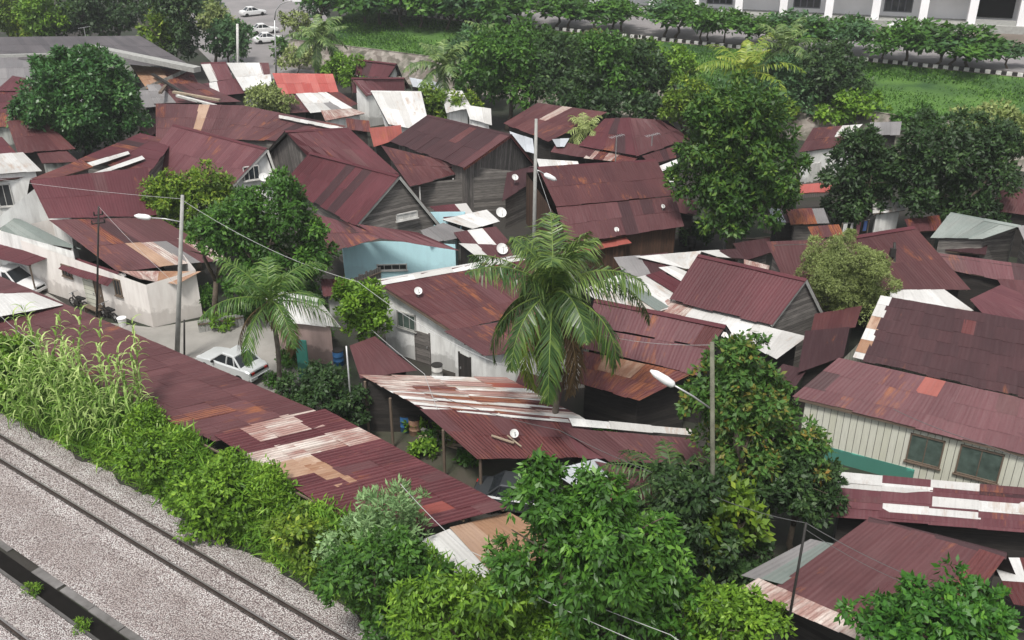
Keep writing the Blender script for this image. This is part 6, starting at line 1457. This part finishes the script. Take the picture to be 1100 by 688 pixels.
cl = [plain('cloth_%s' % n, c, .9, .15, 3, 0, .1) for n, c in (('red', (.4, .05, .05)), ('white', (.7, .7, .68)), ('blue', (.08, .14, .35)), ('yellow', (.5, .4, .08)), ('pink', (.5, .2, .25)))]
0 and washing('washing line with coloured clothes in the open yard', (428, 448, 1.8), (472, 462, 1.8), [cl[1], cl[0], cl[2], cl[1], cl[3]], 1)
washing('washing line with pale clothes beside the white shed under the dark trees', (905, 240, 1.8), (934, 236, 1.8), [cl[1], cl[1], cl[4], cl[2]], 2)
for i, (x, y, rx, ry, m_, l_) in enumerate(((450, 452, 14, 8, 'L_bright', 'low bright weeds at the near left of the open yard'), (438, 444, 12, 7, 'L_mid', 'dark weeds along the board fence of the open yard'), (500, 492, 12, 6, 'L_mid', 'weeds beside the dark car in the open yard'),
        (345, 338, 14, 9, 'L_mid', 'leafy plants between the kiosk and the blue house'), (235, 345, 16, 6, 'L_bright', 'row of low plants along the lane fence'), (262, 335, 14, 8, 'L_mid', 'shrubby plants left of the young palm'),
        (745, 252, 18, 10, 'L_dark', 'dark undergrowth at the left foot of the big round tree'), (860, 248, 16, 8, 'L_mid', 'plants before the shaded board fence'), (835, 215, 14, 10, 'L_dark', 'dark bush right against the big round tree'),
        (905, 240, 14, 9, 'L_dark', 'dark bush beneath the narrow very dark tree'), (560, 160, 16, 8, 'L_mid', 'bush between the plank gable and the striped roof'), (700, 262, 12, 7, 'L_mid', 'bush right of the brown plank wall'),
        (650, 470, 10, 5, 'L_mid', 'weeds behind the striped open shed'), (890, 405, 16, 9, 'L_dark', 'dark bush between the lean-to and the large pale plank house'), (470, 60, 18, 8, 'L_blue', 'bush on the retaining wall beside the far palm'),
        (410, 58, 14, 6, 'L_olive', 'olive weeds spilling over the far retaining wall'), (385, 50, 10, 5, 'L_mid', 'small bush at the left end of the far retaining wall'), (960, 128, 16, 6, 'L_yel', 'yellowish bush at the foot of the grass slope'),
        (1060, 118, 22, 8, 'L_olive', 'olive bush at the right foot of the grass slope'), (985, 112, 12, 5, 'L_bright', 'bright bush on the lower grass slope'))):
    TR('yard_shrub', l_, 'shrub', (x, y + ry + 1), [(x, y, rx, ry), (x + rx * .6, y + 1, rx * .6, ry * .7)], M[m_], 1.0, .26 if y > 200 else .4, 5, .45, shrub=True, group='shrubs between the houses')

cover('weeds', -16, 36, -1.6, -3.2, lambda s, q: .25 + (1.9 + .5 * np.sin(s * 1.3)) * np.clip(q * 1.9, 0, 1), 7000, leafmat('weed_blades', (.03, .09, .015), (.11, .24, .03), (.32, .46, .10), .35), .55, 9, 'long bladed weeds sprawling through the bank undergrowth', wr=.11, droop=.1)

cover('weeds', -20, 8, 5.15, 6.0, lambda s, q: .08 + .15 * np.clip(np.sin(s * 1.1) + np.sin(s * 3.1), 0, 1), 1500, M['L_mid'], .12, 12, 'thin weeds growing along the drain between the tracks', wr=.3)
for x, y, l_ in ((33, 634, 'small weed tuft by the drain at the lower left edge'), (88, 672, 'second small weed tuft farther along the drain')):
    TR('weed_tuft', l_, 'weeds', (x, y + 6), [(x, y, 9, 6)], M['L_bright'], .8, .12, 5, .3, shrub=True)

# ------------------------------------------------------------------ small roofs that close the gaps between the houses
for l_, q, rf, wl_ in (
    ('small grey patched lean-to just right of the round tree, below the grey warehouse', [(150, 98, 3.4), (176, 96, 3.4), (182, 114, 2.8), (154, 116, 2.8)], 'grey', 'darkpl'),
    ('narrow faded lean-to between the two sets of white strips and the clean gable roof', [(150, 138, 3.2), (190, 128, 3.4), (190, 136, 3.0), (150, 150, 2.9)], 'maroon_b', 'darkpl'),
    ('tiny rusted lean-to left of the little red tiled shed', [(372, 128, 2.9), (396, 130, 2.9), (398, 142, 2.5), (374, 140, 2.5)], 'maroon_rust', 'darkpl'),
    ('zinc lean-to tucked behind the weathered timber house ridge at the right', [(548, 142, 3.2), (572, 150, 3.2), (574, 166, 2.7), (552, 160, 2.7)], 'zinc', 'darkpl'),
    ('dull lean-to in the shade left of the big round tree trunk', [(728, 212, 3.0), (750, 218, 3.0), (748, 232, 2.6), (728, 228, 2.6)], 'maroon_c', 'darkpl'),
    ('dark brown lean-to beneath the hipped maroon roof', [(690, 168, 3.0), (724, 158, 3.0), (726, 170, 2.6), (700, 178, 2.6)], 'maroon_c', 'darkpl'),
    ('pale grey shed roof in the gap below the orange awning', [(845, 226, 2.8), (884, 224, 2.8), (890, 240, 2.4), (850, 242, 2.4)], 'grey', 'greyplh'),
    ('low rusty roof right of the shed under the big round tree', [(868, 244, 2.7), (900, 242, 2.7), (906, 254, 2.3), (874, 256, 2.3)], 'maroon_rust', 'greyplh'),
    ('brown shed roof beside the small white walled shed', [(972, 236, 2.9), (1008, 232, 2.9), (1012, 248, 2.5), (978, 250, 2.5)], 'maroon_c', 'darkpl'),
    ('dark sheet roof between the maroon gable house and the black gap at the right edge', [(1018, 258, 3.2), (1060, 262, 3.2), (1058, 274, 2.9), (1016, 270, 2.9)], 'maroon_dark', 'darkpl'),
    ('small whitish sheet roof left of the olive shrub', [(800, 280, 2.9), (826, 286, 2.9), (822, 300, 2.6), (800, 294, 2.6)], 'whiterust', 'darkpl'),
    ('faded roof sheets filling the corner between olive shrub and the large dark roof', [(876, 338, 3.0), (925, 330, 3.2), (918, 352, 2.9), (872, 356, 2.7)], 'maroon_c', 'darkpl'),
    ('little zinc roof behind the curtained plank house lean-to', [(842, 392, 2.8), (866, 398, 2.8), (852, 418, 2.4), (826, 408, 2.4)], 'maroon_dark', 'darkpl'),
    ('dusty lean-to behind the striped open shed, right of the whitewashed house', [(560, 400, 3.0), (606, 412, 3.0), (600, 434, 2.7), (552, 420, 2.7)], 'maroon_c', 'wallgrey'),
    ('rusted low roof between the kiosk and the blue house', [(345, 300, 2.8), (372, 302, 2.8), (376, 318, 2.4), (348, 318, 2.4)], 'maroon_rust', 'wallgrey'),
    ('small dull roof at the left of the small red roofed house', [(822, 192, 3.0), (856, 190, 3.0), (858, 206, 2.6), (826, 208, 2.6)], 'maroon_c', 'darkpl'),
    ('thin white sheet roof against the foot of the retaining wall', [(440, 84, 2.6), (474, 90, 2.6), (474, 98, 2.3), (444, 94, 2.3)], 'zinc', 'darkpl')):
    x_ = sum(c[0] for c in q) / 4; y_ = max(c[1] for c in q) + 12
    h = house('lean_to', l_, x_, y_, 'lean-to', 'small roofs between the houses'); mono(h, q, rf, wl_, rows=1, pale=.1, wob=.05)

for x, y, rx, ry, m_, l_ in ((468, 470, 16, 7, 'L_mid', 'weeds spreading in front of the grey plank heap'), (455, 482, 14, 7, 'L_bright', 'bright weeds at the carport side of the open yard'), (490, 470, 12, 6, 'L_olive', 'dry weeds right of the grey plank heap'), (478, 456, 14, 6, 'L_bright', 'bright grass clump at the back of the open yard'),
        (312, 384, 12, 9, 'L_mid', 'bush at the left wall of the kiosk'), (300, 408, 14, 7, 'L_mid', 'weeds at the foot of the young palm'), (345, 360, 12, 8, 'L_mid', 'bush right of the kiosk roof'), (222, 322, 10, 12, 'L_mid', 'leafy bush against the right end of the cream walled house')):
    TR('yard_shrub', l_, 'shrub', (x, y + ry + 1), [(x, y, rx, ry), (x - rx * .5, y + 1, rx * .6, ry * .7)], M[m_], 1.0, .22, 5, .4, shrub=True, group='shrubs between the houses')
